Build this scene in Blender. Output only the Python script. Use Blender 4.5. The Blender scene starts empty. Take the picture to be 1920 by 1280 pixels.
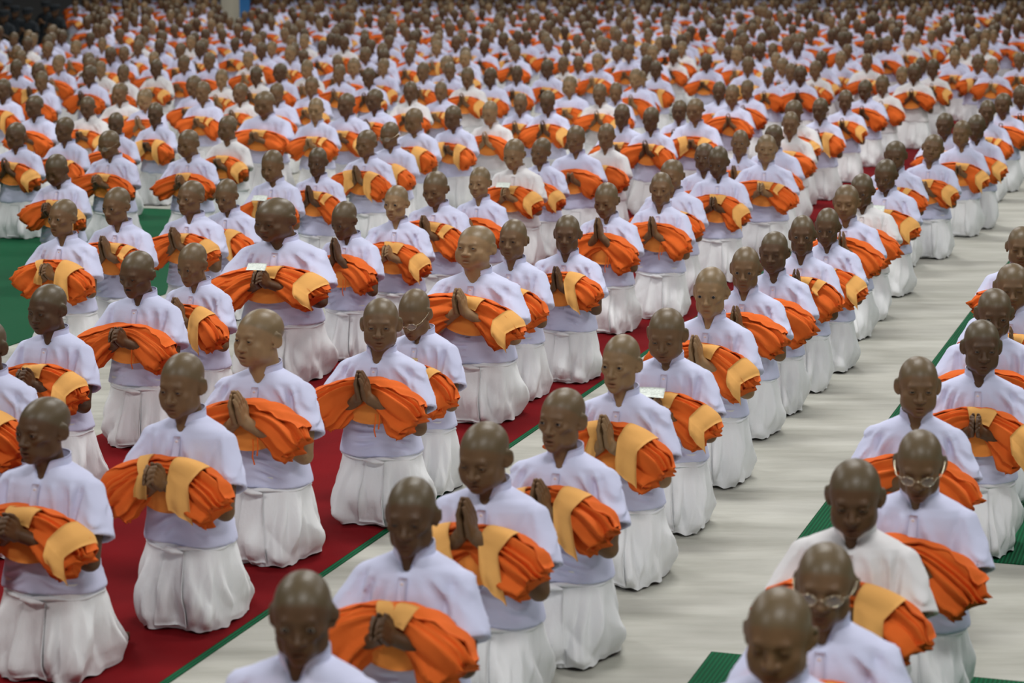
import bpy, math, random
import numpy as np
from mathutils import Matrix, Vector

# ------------------------------------------------------------------ camera
F_PX = 4300.0; CAM_H = 2.85; PITCH = math.atan(767 / F_PX)
THETA = math.radians(17.77)                       # the columns run this far right of the view axis
SC = bpy.context.scene
COL = SC.collection
cam_d = bpy.data.cameras.new('camera')
cam = bpy.data.objects.new('camera', cam_d); COL.objects.link(cam)
cam_d.sensor_width = 36.0; cam_d.lens = 36.0 * F_PX / 1920.0
cam.location = (0, 0, CAM_H); cam.rotation_euler = (math.pi / 2 - PITCH, 0, 0)
cam_d.clip_end = 300
cam_d.dof.use_dof = True; cam_d.dof.focus_distance = 12.8; cam_d.dof.aperture_fstop = 3.3
SC.camera = cam
# ------------------------------------------------------------------ world, lamps, exposure
W = bpy.data.worlds.new('hall_air'); SC.world = W; W.use_nodes = True
W.node_tree.nodes['Background'].inputs[0].default_value = (0.80, 0.84, 1.0, 1)
W.node_tree.nodes['Background'].inputs[1].default_value = 0.03
SC.view_settings.view_transform = 'Standard'; SC.view_settings.look = 'None'
SC.view_settings.exposure = -0.2; SC.view_settings.gamma = 1.0; SC.view_settings.use_curve_mapping = False

def hall_lamp(x, y, power):
    l = bpy.data.lights.new('hall_lamp', 'AREA'); l.shape = 'RECTANGLE'; l.size = 3.6; l.size_y = 1.6
    l.energy = power; l.color = (1.0, 0.985, 0.955)
    o = bpy.data.objects.new('hall_lamp', l); o.location = (x, y, 8.5); COL.objects.link(o)
for jy in range(6):
    for jx in (-1, 0, 1):
        hall_lamp(jx * 9.5 + 1.5, 2.0 + jy * 11.0, 540 if jy < 3 else 400)

rng = random.Random(11); nrng = np.random.default_rng(5)
cp, sp = math.cos(PITCH), math.sin(PITCH)
def at(x, y, h):
    rx = (x - 960) / F_PX; uy = (640 - y) / F_PX
    dx, dy, dz = rx, cp + uy * sp, -sp + uy * cp
    t = (h - CAM_H) / dz
    return np.array([dx * t, dy * t])
EU = np.array([math.cos(THETA), -math.sin(THETA)]); EW = np.array([math.sin(THETA), math.cos(THETA)])
def uw2xy(u, w): return EU * u + EW * w
def proj(x, y, z):
    zc = y * cp - (z - CAM_H) * sp; yc = y * sp + (z - CAM_H) * cp
    return 960 + F_PX * x / zc, 640 - F_PX * yc / zc

# ------------------------------------------------------------------ materials
def new_mat(name):
    m = bpy.data.materials.new(name); m.use_nodes = True
    nt = m.node_tree; return m, nt, nt.nodes['Principled BSDF']
def N(nt, kind, **kw):
    n = nt.nodes.new(kind)
    for k, v in kw.items():
        if k in n.inputs: n.inputs[k].default_value = v
        else: setattr(n, k, v)
    return n
def noise_bump(nt, b, scale, strength, dist, detail=3, coord='Object', stretch=None):
    tc = N(nt, 'ShaderNodeTexCoord'); src = tc.outputs[coord]
    if stretch:
        mp = N(nt, 'ShaderNodeMapping'); mp.inputs['Scale'].default_value = stretch
        nt.links.new(src, mp.inputs[0]); src = mp.outputs[0]
    nz = N(nt, 'ShaderNodeTexNoise', Scale=scale, Detail=detail)
    nt.links.new(src, nz.inputs['Vector'])
    bp = N(nt, 'ShaderNodeBump', Strength=strength, Distance=dist)
    nt.links.new(nz.outputs[0], bp.inputs['Height']); nt.links.new(bp.outputs[0], b.inputs['Normal'])
    return nz, src
def cloth(name, col, rough=0.85, var=0.06, scale=18, bstr=0.5, bdist=0.006, stretch=None, sheen=0.0):
    m, nt, b = new_mat(name)
    b.inputs['Roughness'].default_value = rough
    b.inputs['Sheen Weight'].default_value = sheen
    b.inputs['Specular IOR Level'].default_value = 0.25
    nz, src = noise_bump(nt, b, scale, bstr, bdist, 4, stretch=stretch)
    cr = N(nt, 'ShaderNodeMixRGB', blend_type='MIX')
    cr.inputs[1].default_value = (*[c * (1 - var) for c in col], 1); cr.inputs[2].default_value = (*[min(1, c * (1 + var)) for c in col], 1)
    n2 = N(nt, 'ShaderNodeTexNoise', Scale=6.0, Detail=2.0); nt.links.new(src, n2.inputs['Vector'])
    nt.links.new(n2.outputs[0], cr.inputs[0]); nt.links.new(cr.outputs[0], b.inputs['Base Color'])
    return m
M = {}
M['shirt'] = cloth('white_shirt_cotton', (0.63, 0.655, 0.86), scale=20, bstr=0.35, bdist=0.006)
M['shirt_warm'] = cloth('cream_white_shirt_cotton', (0.74, 0.73, 0.745), scale=20, bstr=0.35, bdist=0.006)
M['skirt'] = cloth('white_wrap_cotton', (0.80, 0.815, 0.83), scale=9, bstr=0.7, bdist=0.02, stretch=(1, 1, 0.45))
M['robe'] = cloth('orange_robe_cotton', (0.74, 0.135, 0.018), var=0.14, scale=30, bstr=0.35, bdist=0.006)
M['amber'] = cloth('amber_robe_cotton', (0.78, 0.40, 0.115), var=0.05, scale=25, bstr=0.4, bdist=0.004)
M['inner'] = cloth('light_orange_cotton', (0.82, 0.27, 0.05), var=0.06, scale=20, bstr=0.4, bdist=0.004)
M['button'] = cloth('shell_button', (0.78, 0.70, 0.72), rough=0.4, bstr=0)
M['dark_cloth'] = cloth('dark_uniform_cloth', (0.02, 0.025, 0.03))
M['paper'] = None

def skin_mat(name, far=False):
    m, nt, b = new_mat(name)
    if far:
        base = N(nt, 'ShaderNodeAttribute', attribute_name='tone').outputs['Color']
    else:
        base = N(nt, 'ShaderNodeObjectInfo').outputs['Color']
    msk = N(nt, 'ShaderNodeAttribute', attribute_name='mask')
    sep = N(nt, 'ShaderNodeSeparateColor'); nt.links.new(msk.outputs['Color'], sep.inputs[0])
    tc = N(nt, 'ShaderNodeTexCoord')
    nz = N(nt, 'ShaderNodeTexNoise', Scale=22.0, Detail=4.0); nt.links.new(tc.outputs['Object'], nz.inputs['Vector'])
    mr = N(nt, 'ShaderNodeMapRange'); mr.inputs['To Min'].default_value = 0.78; mr.inputs['To Max'].default_value = 1.2
    nt.links.new(nz.outputs[0], mr.inputs[0])
    mul = N(nt, 'ShaderNodeVectorMath', operation='SCALE'); nt.links.new(base, mul.inputs[0]); nt.links.new(mr.outputs[0], mul.inputs['Scale'])
    # stubble over the shaved scalp
    st = N(nt, 'ShaderNodeMixRGB', blend_type='MIX'); st.inputs[2].default_value = (0.108, 0.098, 0.056, 1)
    f1 = N(nt, 'ShaderNodeMath', operation='MULTIPLY'); f1.inputs[1].default_value = 0.52
    nt.links.new(sep.outputs[0], f1.inputs[0]); nt.links.new(f1.outputs[0], st.inputs[0]); nt.links.new(mul.outputs[0], st.inputs[1])
    lp = N(nt, 'ShaderNodeMixRGB', blend_type='MULTIPLY'); lp.inputs[2].default_value = (0.72, 0.42, 0.42, 1)
    nt.links.new(sep.outputs[1], lp.inputs[0]); nt.links.new(st.outputs[0], lp.inputs[1])
    ey = N(nt, 'ShaderNodeMixRGB', blend_type='MULTIPLY'); ey.inputs[2].default_value = (0.25, 0.2, 0.2, 1)
    nt.links.new(sep.outputs[2], ey.inputs[0]); nt.links.new(lp.outputs[0], ey.inputs[1])
    nt.links.new(ey.outputs[0], b.inputs['Base Color'])
    rr = N(nt, 'ShaderNodeMapRange'); rr.inputs['To Min'].default_value = 0.50; rr.inputs['To Max'].default_value = 0.40
    nt.links.new(sep.outputs[0], rr.inputs[0]); nt.links.new(rr.outputs[0], b.inputs['Roughness']); b.inputs['Specular IOR Level'].default_value = 0.38
    fn = N(nt, 'ShaderNodeTexNoise', Scale=260.0, Detail=2.0); nt.links.new(tc.outputs['Object'], fn.inputs['Vector'])
    bp = N(nt, 'ShaderNodeBump', Strength=0.25, Distance=0.0015)
    nt.links.new(fn.outputs[0], bp.inputs['Height']); nt.links.new(bp.outputs[0], b.inputs['Normal'])
    return m
M['skin'] = skin_mat('skin'); M['skin_far'] = skin_mat('skin_of_far_crowd', True)

m, nt, b = new_mat('eye'); M['eye'] = m           # iris and pupil by angle from the eye's own forward axis
tc = N(nt, 'ShaderNodeTexCoord'); nm = N(nt, 'ShaderNodeVectorMath', operation='NORMALIZE'); nt.links.new(tc.outputs['Object'], nm.inputs[0])
sx = N(nt, 'ShaderNodeSeparateXYZ'); nt.links.new(nm.outputs[0], sx.inputs[0])
mt = N(nt, 'ShaderNodeMath', operation='MULTIPLY'); mt.inputs[1].default_value = -1; nt.links.new(sx.outputs[1], mt.inputs[0])
cr = N(nt, 'ShaderNodeValToRGB'); cr.color_ramp.interpolation = 'LINEAR'
cr.color_ramp.elements[0].position = 0.85; cr.color_ramp.elements[0].color = (0.30, 0.26, 0.22, 1)
cr.color_ramp.elements[1].position = 0.875; cr.color_ramp.elements[1].color = (0.012, 0.008, 0.006, 1)
nt.links.new(mt.outputs[0], cr.inputs[0]); nt.links.new(cr.outputs[0], b.inputs['Base Color']); b.inputs['Roughness'].default_value = 0.12

m, nt, b = new_mat('thin_metal_rim'); M['rim'] = m
b.inputs['Base Color'].default_value = (0.75, 0.68, 0.5, 1); b.inputs['Metallic'].default_value = 1; b.inputs['Roughness'].default_value = 0.25
m, nt, b = new_mat('spectacle_glass'); M['lens'] = m
b.inputs['Base Color'].default_value = (0.9, 0.9, 0.9, 1); b.inputs['Roughness'].default_value = 0.03; b.inputs['Alpha'].default_value = 0.16

def printed(name, paper, ink, scale):
    m, nt, b = new_mat(name)
    tc = N(nt, 'ShaderNodeTexCoord'); mp = N(nt, 'ShaderNodeMapping'); mp.inputs['Scale'].default_value = (1, 1, 1)
    nt.links.new(tc.outputs['Object'], mp.inputs[0])
    wv = N(nt, 'ShaderNodeTexWave', wave_type='BANDS', bands_direction='Y', Scale=scale)
    nt.links.new(mp.outputs[0], wv.inputs[0])
    nz = N(nt, 'ShaderNodeTexNoise', Scale=90.0, Detail=2.0); nt.links.new(mp.outputs[0], nz.inputs[0])
    mul = N(nt, 'ShaderNodeMath', operation='MULTIPLY'); nt.links.new(wv.outputs[1], mul.inputs[0]); nt.links.new(nz.outputs[0], mul.inputs[1])
    gt = N(nt, 'ShaderNodeMath', operation='GREATER_THAN'); gt.inputs[1].default_value = 0.46; nt.links.new(mul.outputs[0], gt.inputs[0])
    mx = N(nt, 'ShaderNodeMixRGB'); mx.inputs[1].default_value = (*paper, 1); mx.inputs[2].default_value = (*ink, 1)
    nt.links.new(gt.outputs[0], mx.inputs[0]); nt.links.new(mx.outputs[0], b.inputs['Base Color']); b.inputs['Roughness'].default_value = 0.6
    return m
M['card'] = printed('printed_card', (0.80, 0.86, 0.80), (0.45, 0.5, 0.46), 32)
M['booklet'] = printed('yellow_printed_booklet', (0.86, 0.70, 0.36), (0.62, 0.12, 0.06), 26)

m, nt, b = new_mat('white_floor_sheet'); M['floor'] = m
b.inputs['Roughness'].default_value = 0.62
tc = N(nt, 'ShaderNodeTexCoord'); mp = N(nt, 'ShaderNodeMapping'); mp.inputs['Rotation'].default_value = (0, 0, math.radians(8)); mp.inputs['Scale'].default_value = (0.55, 2.6, 1)
nt.links.new(tc.outputs['Object'], mp.inputs[0])
n1 = N(nt, 'ShaderNodeTexNoise', Scale=1.6, Detail=5.0, Roughness=0.6); nt.links.new(mp.outputs[0], n1.inputs[0])
n2 = N(nt, 'ShaderNodeTexNoise', Scale=150.0, Detail=2.0); nt.links.new(tc.outputs['Object'], n2.inputs[0])
cr = N(nt, 'ShaderNodeValToRGB'); cr.color_ramp.elements[0].position = 0.34; cr.color_ramp.elements[0].color = (0.33, 0.33, 0.285, 1)
cr.color_ramp.elements[1].position = 0.66; cr.color_ramp.elements[1].color = (0.49, 0.49, 0.44, 1)
nt.links.new(n1.outputs[0], cr.inputs[0]); nt.links.new(cr.outputs[0], b.inputs['Base Color'])
ad = N(nt, 'ShaderNodeMath', operation='MULTIPLY_ADD'); ad.inputs[1].default_value = 0.04; nt.links.new(n2.outputs[0], ad.inputs[0]); nt.links.new(n1.outputs[0], ad.inputs[2])
bp = N(nt, 'ShaderNodeBump', Strength=0.7, Distance=0.03); nt.links.new(ad.outputs[0], bp.inputs['Height']); nt.links.new(bp.outputs[0], b.inputs['Normal'])

m, nt, b = new_mat('red_carpet_pile'); M['red'] = m
b.inputs['Roughness'].default_value = 0.95; b.inputs['Specular IOR Level'].default_value = 0.1
nz, src = noise_bump(nt, b, 220, 0.6, 0.004)
n2 = N(nt, 'ShaderNodeTexNoise', Scale=1.5, Detail=4.0); nt.links.new(src, n2.inputs['Vector'])
cr = N(nt, 'ShaderNodeValToRGB'); cr.color_ramp.elements[0].position = 0.3; cr.color_ramp.elements[0].color = (0.125, 0.0025, 0.005, 1)
cr.color_ramp.elements[1].position = 0.75; cr.color_ramp.elements[1].color = (0.21, 0.005, 0.008, 1)
nt.links.new(n2.outputs[0], cr.inputs[0]); nt.links.new(cr.outputs[0], b.inputs['Base Color'])

m, nt, b = new_mat('green_woven_mat'); M['green'] = m
b.inputs['Roughness'].default_value = 0.8; b.inputs['Specular IOR Level'].default_value = 0.15
tc = N(nt, 'ShaderNodeTexCoord'); wv = N(nt, 'ShaderNodeTexWave', wave_type='BANDS', bands_direction='X', Scale=18.0, Distortion=0.6)
nt.links.new(tc.outputs['Object'], wv.inputs[0])
cr = N(nt, 'ShaderNodeValToRGB'); cr.color_ramp.elements[0].color = (0.0015, 0.060, 0.022, 1); cr.color_ramp.elements[1].color = (0.003, 0.125, 0.048, 1)
nt.links.new(wv.outputs[0], cr.inputs[0]); nt.links.new(cr.outputs[0], b.inputs['Base Color'])
bp = N(nt, 'ShaderNodeBump', Strength=0.6, Distance=0.01); nt.links.new(wv.outputs[1], bp.inputs['Height']); nt.links.new(bp.outputs[0], b.inputs['Normal'])
def plain(name, col, rough=0.7):
    m, nt, b = new_mat(name); b.inputs['Roughness'].default_value = rough
    nz = N(nt, 'ShaderNodeTexNoise', Scale=3.0, Detail=3.0); cr = N(nt, 'ShaderNodeValToRGB')
    cr.color_ramp.elements[0].color = (*[c * 0.85 for c in col], 1); cr.color_ramp.elements[1].color = (*[min(1, c * 1.1) for c in col], 1)
    nt.links.new(nz.outputs[0], cr.inputs[0]); nt.links.new(cr.outputs[0], b.inputs['Base Color']); return m
M['wall'] = plain('dark_hall_wall', (0.16, 0.16, 0.155)); M['cream'] = plain('cream_pillar_paint', (0.62, 0.58, 0.46)); M['blue'] = plain('blue_banner_cloth', (0.02, 0.16, 0.42))

# ------------------------------------------------------------------ mesh helpers
def mesh_np(name, V, Q=None, T=None, mat=None, mask=None, tone=None, mi=None, smooth=True):
    me = bpy.data.meshes.new(name)
    V = np.asarray(V, np.float32)
    fs = []
    nq = 0 if Q is None else len(Q); ntr = 0 if T is None else len(T)
    loops = np.concatenate([np.asarray(Q, np.int32).ravel() if nq else np.zeros(0, np.int32), np.asarray(T, np.int32).ravel() if ntr else np.zeros(0, np.int32)])
    tot = np.concatenate([np.full(nq, 4, np.int32), np.full(ntr, 3, np.int32)])
    st = np.concatenate([[0], np.cumsum(tot)[:-1]]).astype(np.int32)
    me.vertices.add(len(V)); me.vertices.foreach_set('co', V.ravel())
    me.loops.add(len(loops)); me.loops.foreach_set('vertex_index', loops)
    me.polygons.add(len(tot)); me.polygons.foreach_set('loop_start', st); me.polygons.foreach_set('loop_total', tot)
    me.polygons.foreach_set('use_smooth', np.full(len(tot), smooth))
    if mi is not None: me.polygons.foreach_set('material_index', np.asarray(mi, np.int32))
    for nm, arr in (('mask', mask), ('tone', tone)):
        if arr is not None:
            a = me.attributes.new(nm, 'FLOAT_COLOR', 'POINT')
            c = np.ones((len(V), 4), np.float32); c[:, :3] = arr; a.data.foreach_set('color', c.ravel())
    for mm in (mat if isinstance(mat, (list, tuple)) else [mat]):
        if mm: me.materials.append(mm)
    me.update(calc_edges=True); me.validate()
    return me
def obj(name, me, parent=None, loc=None):
    o = bpy.data.objects.new(name, me); COL.objects.link(o)
    if parent: o.parent = parent
    if loc is not None: o.location = loc
    return o
def tag(o, label, cat, group=None, kind=None):
    o['label'] = label; o['category'] = cat
    if group: o['group'] = group
    if kind: o['kind'] = kind
    return o
def grid_q(nu, nv, wu=False, wv=False):
    a = np.arange(nu if wu else nu - 1); c = np.arange(nv if wv else nv - 1)
    A, C = np.meshgrid(a, c, indexing='ij'); A2 = (A + 1) % nu; C2 = (C + 1) % nv
    return np.stack([A * nv + C, A2 * nv + C, A2 * nv + C2, A * nv + C2], -1).reshape(-1, 4)
def sheet(P, thick):                              # P (nu,nv,3) -> closed thin cloth
    nu, nv = P.shape[:2]
    du = np.gradient(P, axis=0); dv = np.gradient(P, axis=1)
    n = np.cross(du, dv); n /= np.maximum(np.linalg.norm(n, axis=-1, keepdims=True), 1e-9)
    V = np.concatenate([P.reshape(-1, 3), (P - n * thick).reshape(-1, 3)])
    q = grid_q(nu, nv); k = nu * nv; qs = [q, q[:, ::-1] + k]
    idx = np.arange(k).reshape(nu, nv)
    for line in (idx[:, 0], idx[::-1, -1], idx[-1, :], idx[0, ::-1]):
        qs.append(np.stack([line[1:], line[:-1], line[:-1] + k, line[1:] + k], -1)[:, ::-1])
    return V, np.concatenate(qs)
def box_np(lo, hi):
    x0, y0, z0 = lo; x1, y1, z1 = hi
    V = np.array([[x0, y0, z0], [x1, y0, z0], [x1, y1, z0], [x0, y1, z0], [x0, y0, z1], [x1, y0, z1], [x1, y1, z1], [x0, y1, z1]])
    return V, np.array([[0, 3, 2, 1], [4, 5, 6, 7], [0, 1, 5, 4], [1, 2, 6, 5], [2, 3, 7, 6], [3, 0, 4, 7]])
def tube(P, r, n=8, closed=False):
    P = np.asarray(P, float); r = np.broadcast_to(np.asarray(r, float), (len(P),))
    t = (np.roll(P, -1, 0) - np.roll(P, 1, 0)) if closed else np.gradient(P, axis=0)
    t /= np.linalg.norm(t, axis=1, keepdims=True)
    ref = np.array([0.31, 0.17, 0.93]); a = np.cross(t, ref); a /= np.linalg.norm(a, axis=1, keepdims=True); c = np.cross(t, a)
    ang = np.arange(n) * 2 * math.pi / n
    V = P[:, None] + r[:, None, None] * (a[:, None] * np.cos(ang)[None, :, None] + c[:, None] * np.sin(ang)[None, :, None])
    return V.reshape(-1, 3), grid_q(len(P), n, closed, True)
def cat(parts):
    Vs, Qs, k = [], [], 0
    for V, Q in parts: Vs.append(V); Qs.append(Q + k); k += len(V)
    return np.concatenate(Vs), np.concatenate(Qs)
def sstep(a, b, x): t = np.clip((x - a) / (b - a), 0, 1); return t * t * (3 - 2 * t)

# ------------------------------------------------------------------ implicit surfaces
def smin(a, b, k):
    if k <= 0: return np.minimum(a, b)
    h = np.clip(0.5 + 0.5 * (b - a) / k, 0, 1); return b + (a - b) * h - k * h * (1 - h)
class Fld:
    def __init__(s, xs, ys, zs):
        s.ax = [np.asarray(v, np.float32) for v in (xs, ys, zs)]
        s.F = np.full([len(v) for v in s.ax], 0.5, np.float32)
    def reg(s, lo, hi, m):
        sl, C = [], []
        for i in range(3):
            a = int(np.searchsorted(s.ax[i], lo[i] - m)); c = int(np.searchsorted(s.ax[i], hi[i] + m))
            sl.append(slice(a, max(c, a))); shp = [1, 1, 1]; shp[i] = -1; C.append(s.ax[i][a:max(c, a)].reshape(shp))
        return tuple(sl), C
    def comb(s, fn, lo, hi, k, sub=False):
        sl, (X, Y, Z) = s.reg(lo, hi, max(0.03, 2.0 * k))
        R = s.F[sl]
        if R.size == 0: return
        D = fn(X, Y, Z)
        s.F[sl] = -smin(-R, D, k) if sub else smin(R, D, k)
    def ell(s, c, r, k=0.0, sub=False, rz=0.0):
        ca, sa = math.cos(rz), math.sin(rz)
        def fn(X, Y, Z):
            x, y, z = X - c[0], Y - c[1], Z - c[2]
            if rz: x, y = x * ca + y * sa, -x * sa + y * ca
            x, y, z = x / r[0], y / r[1], z / r[2]
            k0 = np.sqrt(x * x + y * y + z * z) + 1e-6
            k1 = np.sqrt((x / r[0]) ** 2 + (y / r[1]) ** 2 + (z / r[2]) ** 2) + 1e-6
            return k0 * (k0 - 1) / k1
        m = max(r); s.comb(fn, [c[i] - m for i in range(3)], [c[i] + m for i in range(3)], k, sub)
    def cone(s, a, c, r1, r2, k=0.0, sub=False, flat=None):
        a = np.array(a, float); c = np.array(c, float); ba = c - a; L = float(ba @ ba) + 1e-12
        def fn(X, Y, Z):
            x, y, z = X - a[0], Y - a[1], Z - a[2]
            h = np.clip((x * ba[0] + y * ba[1] + z * ba[2]) / L, 0, 1)
            x = x - h * ba[0]; y = y - h * ba[1]; z = z - h * ba[2]
            return np.sqrt(x * x + y * y + z * z) - (r1 + (r2 - r1) * h)
        R = max(r1, r2); s.comb(fn, np.minimum(a, c) - R, np.maximum(a, c) + R, k, sub)
    def mesh(s):
        F = s.F; xs, ys, zs = s.ax
        nx, ny, nz = F.shape
        S = F < 0
        cnt = np.zeros((nx - 1, ny - 1, nz - 1), np.int8)
        for i in (0, 1):
            for j in (0, 1):
                for k in (0, 1): cnt += S[i:nx - 1 + i, j:ny - 1 + j, k:nz - 1 + k]
        act = (cnt > 0) & (cnt < 8)
        I, J, K = np.nonzero(act); n = len(I)
        cid = np.full(act.shape, -1, np.int32); cid[I, J, K] = np.arange(n)
        acc = np.zeros((n, 3), np.float64); num = np.zeros(n)
        corners = [(i, j, k) for i in (0, 1) for j in (0, 1) for k in (0, 1)]
        val = {c: F[I + c[0], J + c[1], K + c[2]] for c in corners}
        for c in corners:
            for ax in range(3):
                if c[ax]: continue
                d = list(c); d[ax] = 1; d = tuple(d)
                va, vb = val[c], val[d]; cr = (va < 0) != (vb < 0)
                t = np.where(cr, va / np.where(va == vb, 1, va - vb), 0)
                pt = [xs[I + c[0]], ys[J + c[1]], zs[K + c[2]]]; pt = [np.array(v, np.float64) for v in pt]
                A = s.ax[ax]; ii = (I, J, K)[ax]; pt[ax] = A[ii] + t * (A[ii + 1] - A[ii])
                for q in range(3): acc[:, q] += np.where(cr, pt[q], 0)
                num += cr
        V = acc / num[:, None]
        Qs = []
        for ax in range(3):
            sl0 = [slice(None)] * 3; sl1 = [slice(None)] * 3; sl0[ax] = slice(0, -1); sl1[ax] = slice(1, None)
            a, c = S[tuple(sl0)], S[tuple(sl1)]
            o1, o2 = [(1, 2), (2, 0), (0, 1)][ax]
            for flip, msk in ((False, a & ~c), (True, ~a & c)):
                P = np.array(np.nonzero(msk))
                ok = (P[o1] > 0) & (P[o2] > 0) & (P[o1] < F.shape[o1] - 1) & (P[o2] < F.shape[o2] - 1); P = P[:, ok]
                def cell(d1, d2):
                    q = P.copy(); q[o1] -= d1; q[o2] -= d2; return cid[q[0], q[1], q[2]]
                quad = np.stack([cell(1, 1), cell(0, 1), cell(0, 0), cell(1, 0)], -1)
                Qs.append(quad[:, ::-1] if flip else quad)
        Q = np.concatenate(Qs); Q = Q[(Q >= 0).all(1)]
        return V, Q
def axis(segs):                                   # [(start, end, step), ...] -> coordinates
    out = []
    for a, c, st in segs: out.append(np.arange(a, c - st * 0.3, st))
    out.append([segs[-1][1]]); return np.concatenate(out)

# ------------------------------------------------------------------ heads
ZDROP = 0.10                                      # hips sink a little towards the heels
def zm(V):
    V = np.array(V, float); z = V[..., 2]; V[..., 2] = np.where(z > 0.45, z - ZDROP, z * (0.45 - ZDROP) / 0.45); return V
HEADS = [  # width, face length, jaw, cheek fullness, nose, ears, neck, brow
    dict(cw=1.00, fl=1.00, jaw=1.00, cheek=0.0, nose=1.00, ear=1.0, neck=1.00, brow=1.0, open=0.5, mouth=0.2),
    dict(cw=0.96, fl=1.03, jaw=0.92, cheek=-0.15, nose=0.95, ear=1.05, neck=0.92, brow=0.9, open=0.9, mouth=0.5),
    dict(cw=0.98, fl=1.04, jaw=0.98, cheek=-0.9, nose=1.12, ear=1.15, neck=0.94, brow=1.3, open=0.45, mouth=0.1),
    dict(cw=1.06, fl=0.98, jaw=1.18, cheek=0.9, nose=1.05, ear=0.95, neck=1.2, brow=0.9, open=0.5, mouth=0.5),
    dict(cw=1.03, fl=0.99, jaw=1.14, cheek=0.2, nose=1.15, ear=1.1, neck=1.08, brow=1.2, open=0.3, mouth=0.15),
]
HS = 1.12; HTOP = 1.228                           # head scale; height of a person on the knees
HC = np.array([0.0, -0.014, HTOP - 0.107 * HS])
PIV = np.array([0.0, 0.022, 0.985])
EYE = np.array([0.0315, -0.0765, -0.008]); ER = 0.0132 * 1.12
def head_mesh(h, lod):
    if lod < 3:
        g = (1.42, 2.6, 3.9)[lod]
        e = 0.055
        xs = axis([(-0.102, -e, 0.0042 * g), (-e, e, 0.0022 * g), (e, 0.102, 0.0042 * g)])
        ys = axis([(-0.128, -0.060, 0.0024 * g), (-0.060, 0.122, 0.0048 * g)])
        zs = axis([(-0.215, -0.110, 0.006 * g), (-0.110, 0.016, 0.0021 * g), (0.016, 0.12, 0.0045 * g)])
    else:
        xs = np.arange(-0.119, 0.12, 0.034); ys = np.arange(-0.135, 0.15, 0.033); zs = np.arange(-0.20, 0.15, 0.034)
    f = Fld(xs, ys, zs); cw, fl, jw, ck, no = h['cw'], h['fl'], h['jaw'], h['cheek'], h['nose']
    f.ell((0, 0.016, 0.026), (0.0735 * cw, 0.092, 0.0805))
    f.ell((0, -0.022, -0.012), (0.0635 * cw, 0.068, 0.082 * fl), 0.03)
    f.ell((0, -0.030, -0.070 * fl), (0.049 * jw, 0.054, 0.040), 0.03)
    f.ell((0, -0.072, -0.101 * fl), (0.020 * jw, 0.016, 0.014), 0.022)
    for s in (-1, 1):
        f.ell((s * 0.046, -0.012, -0.068 * fl), (0.017 * jw, 0.034, 0.026), 0.03)
        f.ell((s * 0.043 * cw, -0.060, -0.032), (0.020, 0.020, 0.016), 0.022)
    f.cone((0, 0.016, -0.06), (0, 0.036, -0.21), 0.046 * h['neck'], 0.053 * h['neck'], 0.018)
    f.cone((0, -0.012, -0.085), (0, -0.010, -0.20), 0.026 * h['neck'], 0.03, 0.025)
    if lod < 3:
        for s in (-1, 1):
            if ck < 0: f.ell((s * 0.060, -0.062, -0.062), (0.017, 0.025, 0.026), 0.022 , True)
            if ck > 0: f.ell((s * 0.036, -0.056, -0.060), (0.024 + 0.006 * ck, 0.026, 0.028), 0.02)
        f.cone((-0.034, -0.079, 0.010), (0.034, -0.079, 0.010), 0.0095 * h['brow'], 0.0095 * h['brow'], 0.014)
        f.ell((0, -0.070, -0.072), (0.031, 0.022, 0.027), 0.02)
        for s in (-1, 1): f.ell((s * 0.033, -0.103, -0.009), (0.0215, 0.0205, 0.0140), 0.012, True)
        f.cone((0, -0.080, 0.002), (0, -0.1035, -0.040), 0.0075, 0.0105 * no, 0.010)
        f.ell((0, -0.1015, -0.041), (0.0115 * no, 0.0115, 0.009), 0.006)
        for s in (-1, 1):
            f.ell((s * 0.0135 * no, -0.091, -0.043), (0.0095, 0.011, 0.0085), 0.006)
            if lod == 0: f.ell((s * 0.0070, -0.0985, -0.0505), (0.0040, 0.0052, 0.0032), 0.002, True)
        # lips
        f.cone((-0.0175, -0.0845, -0.0705), (0.0175, -0.0845, -0.0705), 0.0045, 0.0045, 0.006)
        f.ell((0, -0.0895, -0.0695), (0.015, 0.0055, 0.0052), 0.005)
        f.ell((0, -0.0880, -0.0825), (0.0155, 0.0065, 0.0062), 0.005)
        mo = 0.0016 + 0.004 * h['mouth']
        f.ell((0, -0.0975, -0.0757), (0.0205, 0.012, mo), 0.0025, True)
        f.ell((0, -0.094, -0.0935), (0.016, 0.006, 0.004), 0.006, True)
        for s in (-1, 1):                          # eyelids with an open slit
            f.ell((s * EYE[0], EYE[1], EYE[2]), (0.0152, 0.0150, 0.0145), 0.003)
            if lod < 2:
                f.ell((s * EYE[0], EYE[1] - 0.0145, EYE[2] - 0.0012), (0.0136, 0.0068, 0.0016 + 0.0033 * h['open']), 0.0012, True)
    for s in (-1, 1):
        er = h['ear']
        f.ell((s * (0.0755 * cw + 0.004), 0.016, -0.010), (0.0085 * er, 0.0200, 0.033), 0.006, rz=-s * 0.50)
        if lod < 2:
            f.ell((s * (0.0755 * cw + 0.0105), 0.008, -0.005), (0.0048, 0.0105, 0.017), 0.004, True, rz=-s * 0.50)
            f.ell((s * 0.0745 * cw, 0.003, -0.036), (0.006, 0.009, 0.008), 0.006)
    V, Q = f.mesh()
    x, y, z = V.T
    hl = 0.052 - np.clip((y + 0.070) / 0.11, 0, 1) * 0.070
    scalp = sstep(-0.007, 0.012, z - hl) * sstep(-0.11, -0.06, z)
    lips = np.exp(-((z + 0.0755) / 0.010) ** 2 - (x / 0.019) ** 4) * (y < -0.078) * 0.8
    ax_ = np.abs(x)
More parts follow.
